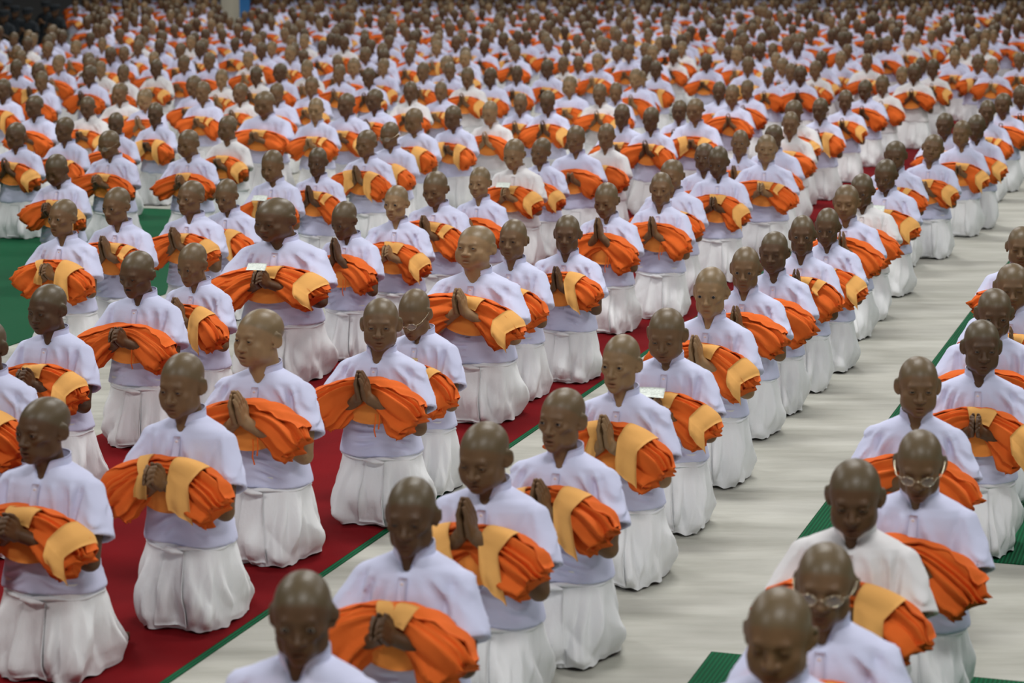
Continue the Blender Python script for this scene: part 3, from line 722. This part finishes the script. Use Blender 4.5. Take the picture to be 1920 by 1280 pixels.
def make_person(name, xy, h, rz, wide, spec, lod):
    root = bpy.data.objects.new(name, None); root.empty_display_size = 0.2; COL.objects.link(root)
    k = h / (HTOP - ZDROP)
    root.location = (xy[0], xy[1], 0.005); root.rotation_euler = (0, 0, rz); root.scale = (k * wide, k * wide, k)
    t, pose, yaw, pitch, roll = spec['type'], spec['pose'], spec['yaw'], spec['pitch'], spec['roll']
    body = obj('body', body_mesh(t, pose, lod, yaw, pitch, roll), root)
    body.color = (*spec['tone'], 1)
    if lod < 2:
        for s in (-1, 1):
            p = rot_pts((HC + HS * EYE * np.array([s, 1, 1]))[None], yaw, pitch, roll, np.ones(1))[0]
            e = obj('eye', EYE_ME, body, zm(p)); e.rotation_euler = (pitch * 0.6 + spec.get('gaze', 0.1), 0, yaw)
    seed = spec['seed'] % (4 if lod == 0 else 3)
    wm = spec.get('shirt', 'shirt'); km = spec.get('skirt', 'skirt')
    sV, sQ, fy = shirt_meshes(lod, seed)
    sh = obj('shirt', cached(('shirt', lod, seed, wm), lambda: mesh_np('shirt', zm(sV), sQ, mat=M[wm])), root)
    obj('collar', cached(('collar', lod, wm), lambda: mesh_np('collar', *zmq(collar_mesh(lod)), mat=M[wm])), sh)
    if lod < 2:
        obj('placket', cached(('plk', lod, seed, wm), lambda: mesh_np('placket', *zmq(placket_mesh(fy)), mat=M[wm])), sh)
        for i, z in enumerate((0.872, 0.805)):
            obj('button', cached(('btn', lod, seed, i), lambda: mesh_np('button', *zmq(disc((0, fy(z) - 0.006, z), 0.0065, 0.004)), mat=M['button'])), sh)
    sk, pan, wb = skirt_meshes(lod, seed)
    so = obj('wrap_skirt', cached(('skirt', lod, seed, km), lambda: mesh_np('wrap_skirt', *zmq(sk), mat=M[km])), root)
    obj('front_panel', cached(('pan', lod, seed, km), lambda: mesh_np('front_panel', *zmq(pan), mat=M[km])), so)
    if lod < 2: obj('waistband', cached(('wb', lod, seed), lambda: mesh_np('waistband', *zmq(wb), mat=M['skirt'])), so)
    if spec.get('moustache'):
        mp_ = np.array([[-0.023, -0.082, -0.069], [-0.013, -0.0915, -0.0635], [0, -0.0945, -0.0615], [0.013, -0.0915, -0.0635], [0.023, -0.082, -0.069]])
        V, Q = tube(mp_, [0.0012, 0.0030, 0.0030, 0.0030, 0.0012], 6); V[:, 2] = -0.065 + (V[:, 2] + 0.065) * 1.3
        obj('moustache', mesh_np('moustache', zm(rot_pts(V * HS + HC, yaw, pitch, roll, np.ones(len(V)))), Q, mat=M['dark_cloth']), root)
    if spec.get('glasses'):
        (V, Q), lens = glasses_np()
        tr = lambda P: zm(rot_pts(P * HS + HC, yaw, pitch, roll, np.ones(len(P))))
        g = obj('eyeglasses', mesh_np('eyeglasses', tr(V), Q, mat=M['rim']), root)
        for lv, lq in lens: obj('lens', mesh_np('lens', tr(lv), lq, mat=M['lens']), g)
    return root
def make_bundle(name, xy, h, rz, wide, spec, lod):
    root = bpy.data.objects.new(name, None); root.empty_display_size = 0.1; COL.objects.link(root)
    k = h / (HTOP - ZDROP); low = 1 if spec['pose'] == 'low' else 0
    # the Empty sits at the underside of the bundle, over the forearms
    R = Matrix.Rotation(rz, 3, 'Z'); base = Vector((0, -0.16, 0.64 - ZDROP)); off = R @ Vector((base.x * k * wide, base.y * k * wide, base.z * k))
    root.location = (xy[0] + off.x, xy[1] + off.y, off.z); root.rotation_euler = (0, spec.get('tilt', 0.0), rz); root.scale = (k * wide, k * wide, k)
    sd = spec['seed'] % 4
    for pn, (V, Q, mt) in bundle_meshes(lod, spec['bundle'], sd, low).items():
        nm = pn.split('.')[0]
        me = cached(('bun', lod, spec['bundle'], sd, low, pn), lambda: mesh_np(nm, zm(V) - np.array(base), Q, mat=M[mt]))
        obj(nm, me, root)
    return root

# ------------------------------------------------------------------ the place
def strip_box(name, u0, u1, w0, w1, z0, z1, mat, label=None, catg=None, struct=False):
    pts = [uw2xy(u0, w0), uw2xy(u1, w0), uw2xy(u1, w1), uw2xy(u0, w1)]
    c = uw2xy((u0 + u1) / 2, w0)
    hx, L = (u1 - u0) / 2, w1 - w0
    V, Q = box_np((-hx, 0, z0), (hx, L, z1))
    o = obj(name, mesh_np(name, V, Q, mat=mat, smooth=False)); o.location = (c[0], c[1], 0); o.rotation_euler = (0, 0, -THETA)
    if struct: o['kind'] = 'structure'
    else: tag(o, label, catg)
    return o
V, Q = box_np((-40, -2, -0.2), (60, 90, 0.0)); fo = obj('floor', mesh_np('floor', V, Q, mat=M['floor'], smooth=False)); fo['kind'] = 'structure'
strip_box('red_carpet', -6.20, -3.88, 2.0, 60, 0.0, 0.005, M['red'], 'long red carpet strip running between the kneeling columns', 'carpet')
strip_box('green_mat', -3.88, -3.845, 2.0, 60, 0.0, 0.004, M['green'], 'thin dark green edge along the right of the red carpet', 'mat')
strip_box('green_mat', -1.94, 2.6, 10.38, 70, 0.0, 0.005, M['green'], 'green woven mat under the column at the right edge', 'mat')
strip_box('green_mat', -1.94, 2.6, 4.0, 8.68, 0.0, 0.005, M['green'], 'green woven mat at the bottom right corner', 'mat')
strip_box('green_mat', -11.9, -8.17, 11.0, 21.6, 0.0, 0.005, M['green'], 'green woven mat under the rows on the left', 'mat')
V, Q = box_np((-40, 78, 0), (60, 78.4, 9)); wo = obj('wall_back', mesh_np('wall_back', V, Q, mat=M['wall'], smooth=False)); wo['kind'] = 'structure'
p = at(440, 0, 0.9)
def pillar(name, px, wpx, dist, hgt, mat, label, catg):
    x = (px - 960) / F_PX * dist; w = wpx / F_PX * dist / 2
    V, Q = box_np((-w, -w, 0), (w, w, hgt)); V2, Q2 = box_np((-w * 1.15, -w * 1.15, 0), (w * 1.15, w * 1.15, 0.25))
    o = bpy.data.objects.new(name, None); COL.objects.link(o); o.location = (x, dist, 0)
    obj('shaft', mesh_np('shaft', V, Q, mat=mat, smooth=False), o); obj('plinth', mesh_np('plinth', V2, Q2, mat=mat, smooth=False), o)
    tag(o, label, catg)
pillar('pillar', 440, 36, 66, 8, M['cream'], 'pale cream pillar at the top edge behind the crowd', 'pillar')
dist = 65; x = (464 - 960) / F_PX * dist
gx, gz = np.meshgrid(np.linspace(-0.15, 0.15, 8), np.linspace(0.02, 5.0, 6), indexing='ij')
V, Q = sheet(np.stack([gx, 0.02 * np.sin(gx * 60), gz], -1), 0.02)
tag(obj('banner', mesh_np('banner', V, Q, mat=M['blue']), None, (x, dist, 0)), 'narrow blue banner beside the cream pillar at the top edge', 'banner')

# ------------------------------------------------------------------ people
# head-top pixel x, y; head kind; skin tone; head yaw, pitch (degrees); hands u = palms upright, l = low; bundle kind; what singles the person out
NEAR = [
 (564, 1070, 1, 'd', 14, 4, 'u', 3, 'nearest the camera, head and shoulders at bottom edge', {}),
 (772, 894, 2, 'd', 8, 4, 'l', 5, 'older and blurred, arched robe at bottom centre', {}),
 (87, 746, 1, 'd', -10, 0, 'l', 0, 'darker and young, at the lower left edge', {}),
 (347, 660, 4, 'm', -2, 6, 'l', 1, 'with wide amber flap hanging, on red carpet lower left', {'tall': 1.15}),
 (492, 581, 3, 'l', -20, -2, 'u', 4, 'pale with plump face turned left, tie cord hanging', {'tall': 1.16}),
 (712, 560, 4, 'm', 14, 0, 'u', 4, 'with balding brow facing camera, left of the spectacled one', {}),
 (788, 533, 2, 'm', -6, 24, 'l', 3, 'bowing in gold-rimmed glasses, yellow booklet at chest', {'glasses': 1, 'booklet': 1}),
 (918, 786, 4, 'm', -6, 12, 'u', 2, 'eyes shut, two amber flaps either side of hands', {'high': 1}),
 (1058, 730, 1, 'm', -8, -3, 'u', 2, 'thin-faced and looking up, pointed amber flap at right', {}),
 (1168, 628, 1, 'l', -6, 0, 'u', 1, 'slender and pale on white aisle, long amber strip hanging', {'tall': 1.11}),
 (1254, 573, 4, 'm', 0, 14, 'l', 0, 'smiling downward, white printed card on robe', {'card': 1}),
 (1334, 500, 1, 'l', 5, 4, 'u', 0, 'pale with frowning stare, amber flap low right', {'tall': 1.14}),
 (1399, 462, 1, 'm', 4, 5, 'u', 4, 'with large ears, behind the frowning pale one', {}),
 (1454, 434, 4, 'd', -6, 2, 'l', 4, 'glancing left, fourth along aisle behind printed card', {}),
 (1505, 404, 1, 'd', 4, 0, 'u', 3, 'dark and wide-eyed with fanned robe along the aisle', {}),
 (1554, 388, 1, 'd', -3, 10, 'l', 0, 'with lowered eyes behind the wide-eyed dark one', {}),
 (1589, 346, 4, 'm', -4, 3, 'u', 4, 'round-faced, eyes closed, right aisle column', {}),
 (1620, 324, 1, 'd', -10, 10, 'l', 4, 'in cream shirt looking down, right aisle column', {'shirt': 'shirt_warm'}),
 (1665, 296, 1, 'd', -6, 14, 'l', 0, 'chanting open-mouthed with small white card, right aisle', {'card': 1}),
 (1681, 263, 3, 'd', -2, 8, 'l', 3, 'half hidden behind the chanting one, right aisle', {}),
 (1746, 252, 4, 'm', 6, -4, 'l', 0, 'head tilted, slim robe roll, right aisle middle distance', {'roll': 0.15}),
 (1774, 211, 2, 'd', -4, -6, 'l', 0, 'chin raised, robe overlapping neighbour, right aisle', {}),
 (1806, 225, 4, 'm', -4, 4, 'l', 0, 'short, between two taller heads, right aisle', {}),
 (1834, 213, 2, 'd', -4, 12, 'l', 0, 'dark bowed head before the right edge, right aisle', {}),
 (1467, 1096, 4, 'm', 0, 10, 'l', 3, 'eyes lowered, nearest head at the bottom right', {}),
 (1550, 1017, 2, 'm', 2, 4, 'l', 0, 'elderly in glasses directly behind the nearest right head', {'glasses': 1}),
 (1605, 855, 4, 'd', 6, 12, 'l', 1, 'broad with closed eyes and cream shirt, lower right', {'shirt': 'shirt_warm'}),
 (1726, 798, 2, 'm', 8, 16, 'l', 4, 'bald and shiny with slipped glasses, lower right', {'glasses': 1}),
 (1721, 669, 4, 'm', 9, 2, 'l', 5, 'big-eared, facing camera, right of the white aisle', {}),
 (1840, 600, 4, 'd', 10, 2, 'l', 0, 'very dark and tall at the right, fingers steepled', {}),
 (1864, 539, 1, 'd', 8, 8, 'l', 4, 'young, eyes peering sideways, near the right edge', {}),
 (1899, 493, 4, 'm', 4, 6, 'u', 3, 'forehead shining, partly cut by the right edge', {}),
 (1917, 424, 4, 'm', 4, 4, 'u', 0, 'mostly cut off by the right edge, highest there', {}),
 (-22, 600, 0, 'd', -4, 4, 'l', 1, 'mostly cut off by the left edge, shoulder showing', {}),
 (96, 532, 4, 'd', -10, 6, 'l', 0, 'dark with shiny crown, left, eyes lowered', {}),
 (264, 468, 2, 'd', -6, 10, 'l', 4, 'moustached with shiny wet scalp, left', {'moustache': 1}),
 (369, 452, 1, 'm', -8, 14, 'u', 2, 'young with lowered gaze and raised palms, left', {}),
 (120, 374, 1, 'm', -10, -2, 'l', 1, 'pale-lidded with thick amber edged bundle, left edge', {}),
 (224, 350, 1, 'm', -14, 6, 'u', 3, 'chanting with head turned left, upper left', {}),
 (360, 339, 1, 'm', -8, -2, 'u', 0, 'young and upright, looking ahead, upper left centre', {}),
 (430, 333, 1, 'm', -6, 14, 'l', 2, 'looking down behind the upright young one, left centre', {}),
 (113, 284, 3, 'd', -8, 22, 'l', 0, 'deeply bowed with stubbled crown, upper left', {}),
 (210, 242, 0, 'm', -8, 14, 'l', 5, 'in dark-framed glasses, upper left', {'glasses': 1}),
 (526, 369, 3, 'd', -16, 10, 'l', 0, 'very stout, reading a small white booklet', {'wide': 1.28, 'card': 1, 'tall': 1.18}),
 (655, 373, 1, 'd', -14, 18, 'u', 4, 'with raised palms at chin, right of stout reader', {'high': 1}),
 (745, 348, 1, 'l', -8, 0, 'l', 0, 'lean with long neck and rolled robe, centre', {}),
 (893, 425, 3, 'l', -8, -8, 'u', 0, 'pale and heavy, eyes rolled upward, centre', {'wide': 1.16, 'gaze': -0.35, 'tall': 1.15}),
 (963, 412, 0, 'm', 2, -2, 'l', 3, 'mouth ajar, just right of pale heavy one', {}),
 (1064, 403, 2, 'd', 6, 2, 'u', 2, 'gaunt and wrinkled with folded fingertips, centre right', {}),
 (1141, 340, 0, 'm', -4, 12, 'u', 4, 'with tall raised palms, centre right', {'high': 1}),
 (1240, 323, 2, 'm', 6, 0, 'u', 4, 'older, glancing left, pear-shaped robe at side', {}),
 (821, 319, 0, 'm', -4, 12, 'u', 3, 'looking down over an amber-topped bundle, centre', {}),
 (901, 313, 0, 'l', -2, 0, 'l', 4, 'round pale face, mouth open, centre', {}),
 (515, 279, 3, 'm', -8, 12, 'l', 1, 'plump, reading a tilted white sheet', {'card': 1}),
 (597, 276, 1, 'd', -2, 4, 'u', 3, 'small dark face right of the plump sheet reader', {}),
 (690, 243, 0, 'm', -8, 4, 'u', 2, 'eyes closed, hands before a wide bundle, upper centre', {}),
 (735, 227, 2, 'm', -8, 14, 'l', 1, 'in glinting glasses, upper centre', {'glasses': 1}),
 (780, 201, 3, 'm', -10, 16, 'l', 1, 'bowed with greying stubble, upper centre', {}),
 (853, 196, 4, 'd', -10, 12, 'l', 2, 'dark and scowling, right of greying bowed one', {}),
 (969, 258, 0, 'l', -8, 14, 'l', 0, 'pale, reading a grey card over the robe', {'card': 1, 'shirt': 'shirt_warm'}),
 (1015, 258, 1, 'm', -14, 2, 'l', 0, 'face tilted, right of the grey card reader', {'roll': 0.12}),
 (1082, 235, 1, 'm', -6, 0, 'l', 4, 'youthful with robe fan, right of tilted face', {}),
 (1138, 231, 2, 'm', -2, 4, 'l', 5, 'grey-templed in pinkish shirt, right of youthful one', {'shirt': 'shirt_warm'}),
 (1263, 298, 0, 'm', -6, 6, 'l', 3, 'half hidden behind the older glancing one', {}),
 (1322, 269, 1, 'd', -6, -4, 'l', 4, 'slim-necked and dark, centre right', {}),
 (1350, 272, 1, 'd', -6, 12, 'l', 0, 'hidden behind the slim-necked dark one', {}),
 (1388, 244, 1, 'm', 4, -4, 'u', 0, 'young with jug ears and palms up, centre right', {}),
 (1437, 253, 2, 'l', 8, -4, 'l', 3, 'pale with backlit ears, mouth open, centre right', {}),
 (1453, 233, 0, 'd', -4, 6, 'l', 3, 'dark, just behind the backlit ears', {}),
 (1483, 209, 2, 'm', 4, 0, 'l', 5, 'moustached in cream shirt, upper right centre', {'shirt': 'shirt_warm', 'moustache': 1}),
 (32, 229, 1, 'd', -8, 2, 'u', 0, 'lean and dark at the upper left edge', {}),
 (124, 219, 1, 'd', -12, 2, 'l', 3, 'dark, chin raised, above the deeply bowed one', {}),
 (357, 242, 3, 'm', -12, 8, 'l', 5, 'plump with fanned pleats at the left, upper left centre', {}),
 (429, 216, 3, 'm', -10, 6, 'l', 0, 'in cream shirt with wide amber band, upper left centre', {'shirt': 'shirt_warm'}),
 (498, 169, 3, 'm', -2, 12, 'l', 5, 'large broad-shouldered, amber arc on robe, upper centre left', {'wide': 1.2, 'tall': 1.16}),
]
FAR = [(1852,187),(1883,174),(1917,158),(1492,186),(1540,183),(1586,168),(1625,148),(1657,139),(1694,123),(1715,117),(1728,107),(1751,110),(1793,92),(1812,79),
 (67,178),(166,179),(218,210),(227,155),(292,192),(275,165),(382,152),(453,155),(522,154),(593,183),(652,174),(705,166),(770,152),(828,152),(878,124),(922,188),(977,173),(1030,168),(1070,142),(1127,155),(1156,153),(1167,194),(1223,200),(1275,187),(1306,184),(1349,152),(1375,158),(1404,148),(1442,125),(1483,118),(1502,121),(1531,113),(1542,95),(1577,95),(1590,82),(1627,100),
 (7,147),(80,132),(33,110),(40,92),(112,102),(91,78),(63,62),(144,75),(117,56),(170,122),(169,97),(209,86),(233,86),(232,120),(294,111),(289,96),(348,102),(340,80),(367,140),(394,98),(366,60),(306,58),(263,64),(170,60),(225,52),
 (416,129),(482,123),(527,118),(585,143),(577,110),(638,120),(633,102),(664,108),(694,125),(721,109),(720,90),(769,88),(796,115),(468,95),(442,69),(492,79),(511,77),(554,78),(605,75),(646,67),(685,63),(533,50),(571,52),(725,50),(762,50),
 (921,126),(970,122),(1029,110),(1058,105),(1085,104),(1121,99),(1158,85),(1194,128),(1181,83),(969,83),(873,94),(840,103),(910,73),(1024,59),(1098,75),(1123,55),(971,56),(821,75),(1203,131),(1224,84),(1264,90),(1327,99),(1367,85),(1384,85),(1405,81),(1427,79),(1450,80),(1495,79),(1288,59),(1319,49),(1348,45),(1369,56),(1390,46),
 (1720,57),(1705,57),(1748,56),(1682,50),(1667,66),(1653,70),(1640,72),(1628,75),(1798,32),(1835,57),(1847,73),(1865,55),(1887,53)]
PLACES = []                                       # x px, y px, head height, spec
def auto_spec(i):
    return dict(type=rng.choice([0, 0, 1, 1, 2, 3, 4]), tone=None, yaw=rng.choice([-12, -6, 0, 6]), pitch=rng.choice([0, 6, 12]), pose=rng.choice(['u', 'u', 'l']),
                bundle=rng.choice([0, 0, 3, 3, 4, 4, 5, 2]), desc=None, shirt='shirt_warm' if rng.random() < 0.14 else 'shirt')
for i, (x, y, ty, to, ya, pi_, po, bu, de, ex) in enumerate(NEAR):
    s = dict(type=ty, tone=to, yaw=ya, pitch=pi_, pose=po, bundle=bu, desc=de); s.update(ex); PLACES.append([x, y, ex.get('tall', 1.09), s])
for i, (x, y) in enumerate(FAR): PLACES.append([x, y, 1.09 + rng.uniform(-0.04, 0.04), auto_spec(i)])
n_rec = len(PLACES)
# the rows go on to the back of the hall
PTS = [at(x, y, h) for x, y, h, s in PLACES]
u_all = np.array([[q @ EU, q @ EW] for q in PTS])
w = 12.0; extra = []
while w < 92:
    u = -34.0 + rng.uniform(0, 0.5)
    while u < 8:
        uu = u + rng.uniform(-0.10, 0.10); ww = w + rng.uniform(-0.18, 0.18); h = 1.09 + rng.uniform(-0.05, 0.05)
        q = uw2xy(uu, ww); px, py = proj(q[0], q[1], h)
        u += 1.02 if rng.random() < 0.85 else 1.5
        if not (-45 < px < 1965 and -26 < py < 118) or q[1] > 74: continue
        if 410 < px < 478 and py < 14: continue
        if px < 140 and py < 40: continue
        if py > 78 and rng.random() < 0.55: continue
        d = np.abs(u_all - np.array([uu, ww]))
        if ((d[:, 0] < 0.66) & (d[:, 1] < 0.60)).any(): continue
        extra.append([px, py, h, auto_spec(0)]); 
    w += 0.80
PLACES += extra
# keep neighbours from sharing a spot: move the pair apart along their own lines of sight
H_ = np.array([p[2] for p in PLACES]); XY = [(p[0], p[1]) for p in PLACES]
WI = np.array([p[3].get('wide', 1.0) for p in PLACES])
for it in range(80):
    Pq = np.array([at(x, y, h) for (x, y), h in zip(XY, H_)]); U = Pq @ EU; Wd = Pq @ EW
    moved = 0
    for i in range(n_rec):
        js = np.nonzero((np.abs(U - U[i]) < 0.43 * np.maximum(WI, WI[i])) & (np.abs(Wd - Wd[i]) < 0.64))[0]
        for j in js:
            if j <= i: continue
            a_, b2 = (i, j) if Wd[i] < Wd[j] else (j, i)
            if H_[a_] < 1.20: H_[a_] += 0.004
            if H_[b2] > 0.95: H_[b2] -= 0.004
            moved += 1
    if not moved: break
print('still close', moved)
for p_, h in zip(PLACES, H_): p_[2] = float(h)
order = sorted(range(len(PLACES)), key=lambda i: -PLACES[i][1])
singles = order[:300]; rest = order[300:]
BASE_RZ = -THETA

def zone(x, y):
    band = 'middle-distance' if y > 150 else ('distant' if y > 105 else ('very distant' if y > 70 else 'faint farthest'))
    side = 'far left' if x < 300 else 'left' if x < 620 else 'centre left' if x < 960 else 'centre right' if x < 1280 else 'right' if x < 1600 else 'far right'
    return f'{band} rows at {side}'
def tone_of(s, r):
    c = np.array(TONES[s['tone'] or r.choice(['d', 'd', 'm', 'm', 'l'])]); return tuple(c * r.uniform(0.88, 1.14))
def card_thing(kind, xy, h, rz, wide, label, mat):
    k = h / (HTOP - ZDROP)
    sx, sy = (0.062, 0.032) if kind == 'paper_card' else (0.022, 0.030)
    gx, gy = np.meshgrid(np.linspace(-sx, sx, 7), np.linspace(-sy, sy, 5), indexing='ij')
    V, Q = sheet(np.stack([gx, gy, 0.004 * np.cos(gx / sx * 1.4)], -1), 0.0025 if kind == 'paper_card' else 0.006)
    if kind == 'booklet':
        V2, Q2 = sheet(np.stack([gx * 0.97, gy * 0.97, 0.004 * np.cos(gx / sx * 1.4) + 0.004], -1), 0.002); V, Q = cat([(V, Q), (V2, Q2)])
    loc = Vector((-0.012, -0.300, 0.848 - ZDROP)) if kind == 'paper_card' else Vector((0.050, -0.215, 0.835 - ZDROP))
    R = Matrix.Rotation(rz, 3, 'Z'); off = R @ Vector((loc.x * k * wide, loc.y * k * wide, loc.z * k))
    o = obj(kind, mesh_np(kind, V, Q, mat=mat)); o.location = (xy[0] + off.x, xy[1] + off.y, off.z)
    o.rotation_euler = (0.62 if kind == 'paper_card' else 1.25, 0, rz + 0.05); tag(o, label, 'card' if kind == 'paper_card' else 'booklet')

ZN = {}
for i in sorted(singles, key=lambda i: PLACES[i][0]):
    if PLACES[i][3]['desc'] is None: ZN.setdefault(zone(*PLACES[i][:2]), []).append(i)
NTH = ['leftmost', 'second from left', 'third from left', 'fourth from left', 'fifth from left', 'sixth from left', 'seventh from left', 'eighth from left', 'ninth from left', 'tenth from left'] + [f'{w_} from left' for w_ in
       ('eleventh', 'twelfth', 'thirteenth', 'fourteenth', 'fifteenth', 'sixteenth', 'seventeenth', 'eighteenth', 'nineteenth', 'twentieth', 'twenty-first', 'twenty-second', 'twenty-third', 'twenty-fourth', 'twenty-fifth')]
def place_word(z, i):
    L = ZN[z]; k = L.index(i)
    return 'rightmost' if k == len(L) - 1 and k else NTH[min(k, len(NTH) - 1)]
for n, i in enumerate(singles):
    x, y, h, s = PLACES[i]; r = random.Random(900 + i)
    lod = 0 if 530 < y < 880 else (1 if y > 235 else 2)
    xy = at(x, y, h); wide = s.get('wide', r.uniform(0.95, 1.07))
    sp_ = dict(s); sp_['tone'] = tone_of(s, r); sp_['seed'] = i; sp_['pose'] = 'high' if s.get('high') else {'u': 'up', 'l': 'low'}[s['pose']]
    named = s['desc'] is not None
    yaw, pitch = s['yaw'], s['pitch']
    if lod == 2: yaw = -10 if yaw < -3 else 2; pitch = 3 if pitch < 7 else 11
    sp_['yaw'] = math.radians(yaw); sp_['pitch'] = math.radians(pitch + 2); sp_['roll'] = s.get('roll', 0.0); sp_['tilt'] = math.radians(r.uniform(-4, 8))
    rz = BASE_RZ + (math.radians(r.uniform(-5, 5)))
    pr = make_person('person', xy, h, rz, wide, sp_, lod)
    bu = make_bundle('robe_bundle', xy, h, rz, wide, sp_, lod)
    if named:
        tag(pr, 'kneeling person in white, ' + s['desc'], 'person', 'kneeling people with robes')
        tag(bu, 'robe bundle of person ' + s['desc'], 'robe bundle', 'folded robe bundles')
    else:
        z = zone(x, y)
        pw = place_word(z, i)
        tag(pr, f'kneeling person in white, {pw} among the {z}', 'person', 'people in the ' + z)
        tag(bu, f'orange robe bundle, {pw} among the {z}', 'robe bundle', 'robe bundles in the ' + z)
    if s.get('card'): card_thing('paper_card', xy, h, rz, wide, 'white card of the person ' + s['desc'], M['card'])
    if s.get('booklet'): card_thing('booklet', xy, h, rz, wide, 'small yellow printed booklet at the chest of the bowing spectacled person', M['booklet'])

# onlookers in dark uniforms and caps at the top left corner
def cap_np():
    a = np.linspace(0, 2 * math.pi, 18, endpoint=False)
    prof = [(0.098, 0.030), (0.104, 0.060), (0.118, 0.095), (0.112, 0.112), (0.05, 0.122), (0.002, 0.123)]
    P = np.stack([np.stack([r_ * 0.92 * np.cos(a), 0.012 + r_ * 1.08 * np.sin(a), np.full(18, z_) + 0.0], -1) for r_, z_ in prof])
    crown = (P.reshape(-1, 3), grid_q(len(prof), 18, False, True))
    b2 = np.linspace(math.pi * 1.15, math.pi * 1.85, 9)
    br = np.stack([np.stack([r_ * 0.9 * np.cos(b2), 0.012 + r_ * 1.1 * np.sin(b2), 0.034 - (r_ - 0.095) * 0.45 + 0 * b2], -1) for r_ in (0.095, 0.115, 0.140)])
    return cat([crown, sheet(br, 0.004)])
UNI = [(52, 16, 'largest of the dark caps'), (28, 12, 'left of the largest dark cap'), (86, 3, 'right of the largest dark cap'), (8, 20, 'cut by the left edge'), (104, 10, 'beside the pale robes'), (14, 2, 'uppermost at the corner')]
for i, (x, y, de) in enumerate(UNI):
    h = 1.14; xy = at(x, y, h); r = random.Random(i)
    sp_ = dict(type=i % 3, tone=tone_of({'tone': 'd'}, r), yaw=r.uniform(-0.2, 0.2), pitch=0.1, roll=0.0, pose='low', seed=i, shirt='dark_cloth', skirt='dark_cloth')
    pr = make_person('person', xy, h, BASE_RZ, 1.05, sp_, 2)
    V, Q = cap_np(); obj('cap', mesh_np('cap', zm(rot_pts(V * HS + HC, sp_['yaw'], sp_['pitch'], 0, np.ones(len(V)))), Q, mat=M['dark_cloth']), pr)
    tag(pr, 'person in dark uniform and cap at top left, ' + de, 'person', 'uniformed people at the top left')

# ------------------------------------------------------------------ the uncountable back of the crowd
def far_parts(t, yaw):
    Vh, Qh, mk = get_head(t, 3); Va, Qa = arm_mesh('up', 3)
    Vs, Qs, _ = shirt_meshes(3, t % 3); (Vk, Qk), _, _ = skirt_meshes(3, t % 3)
    return [(pose_head(Vh, yaw, 0.08), Qh, 0, mk), (Va, Qa, 0, np.zeros((len(Va), 3))), (Vs, Qs, 1, np.zeros((len(Vs), 3))), (Vk, Qk, 2, np.zeros((len(Vk), 3)))]
pv, pq, pm, pk, pt, kv = [], [], [], [], [], 0
bv, bq, bm, kb = [], [], [], 0
for i in rest:
    x, y, h, s = PLACES[i]; r = random.Random(i); xy = at(x, y, h); k = h / (HTOP - ZDROP)
    rz = BASE_RZ + r.uniform(-0.1, 0.1); ca, sa = math.cos(rz), math.sin(rz); R = np.array([[ca, -sa, 0], [sa, ca, 0], [0, 0, 1]])
    tone = tone_of(s, r); yaw = r.choice([-0.25, -0.1, 0.05, 0.2])
    for V, Q, mi, mk in far_parts(s['type'], yaw):
        pv.append((zm(V) * k) @ R.T + np.array([xy[0], xy[1], 0])); pq.append(Q + kv); kv += len(V); pm.append(np.full(len(Q), mi)); pk.append(mk); pt.append(np.tile(tone, (len(V), 1)))
    for pn, (V, Q, mt) in bundle_meshes(3, 0, i % 3, 0).items():
        bv.append((zm(V) * k) @ R.T + np.array([xy[0], xy[1], 0])); bq.append(Q + kb); kb += len(V); bm.append(np.full(len(Q), 0 if mt == 'robe' else 1))
if rest:
    o = obj('distant_crowd', mesh_np('distant_crowd', np.concatenate(pv), np.concatenate(pq), mat=[M['skin_far'], M['shirt'], M['skirt']], mask=np.concatenate(pk), tone=np.concatenate(pt), mi=np.concatenate(pm)))
    tag(o, 'blurred mass of people in white kneeling at the back of the hall', 'crowd', kind='stuff')
    o = obj('distant_robes', mesh_np('distant_robes', np.concatenate(bv), np.concatenate(bq), mat=[M['robe'], M['amber']], mi=np.concatenate(bm)))
    tag(o, 'blurred orange robe bundles held by the crowd at the back', 'robes', kind='stuff')
print('people', len(PLACES), 'single', len(singles), 'crowd', len(rest), 'y300', PLACES[singles[-1]][1])
tt = sum(sum(len(p_.vertices) - 2 for p_ in m_.polygons) if len(m_.polygons) < 400000 else 2 * len(m_.polygons) for m_ in bpy.data.meshes) if False else sum(2 * len(m_.polygons) for m_ in bpy.data.meshes)
print('triangles about', tt)
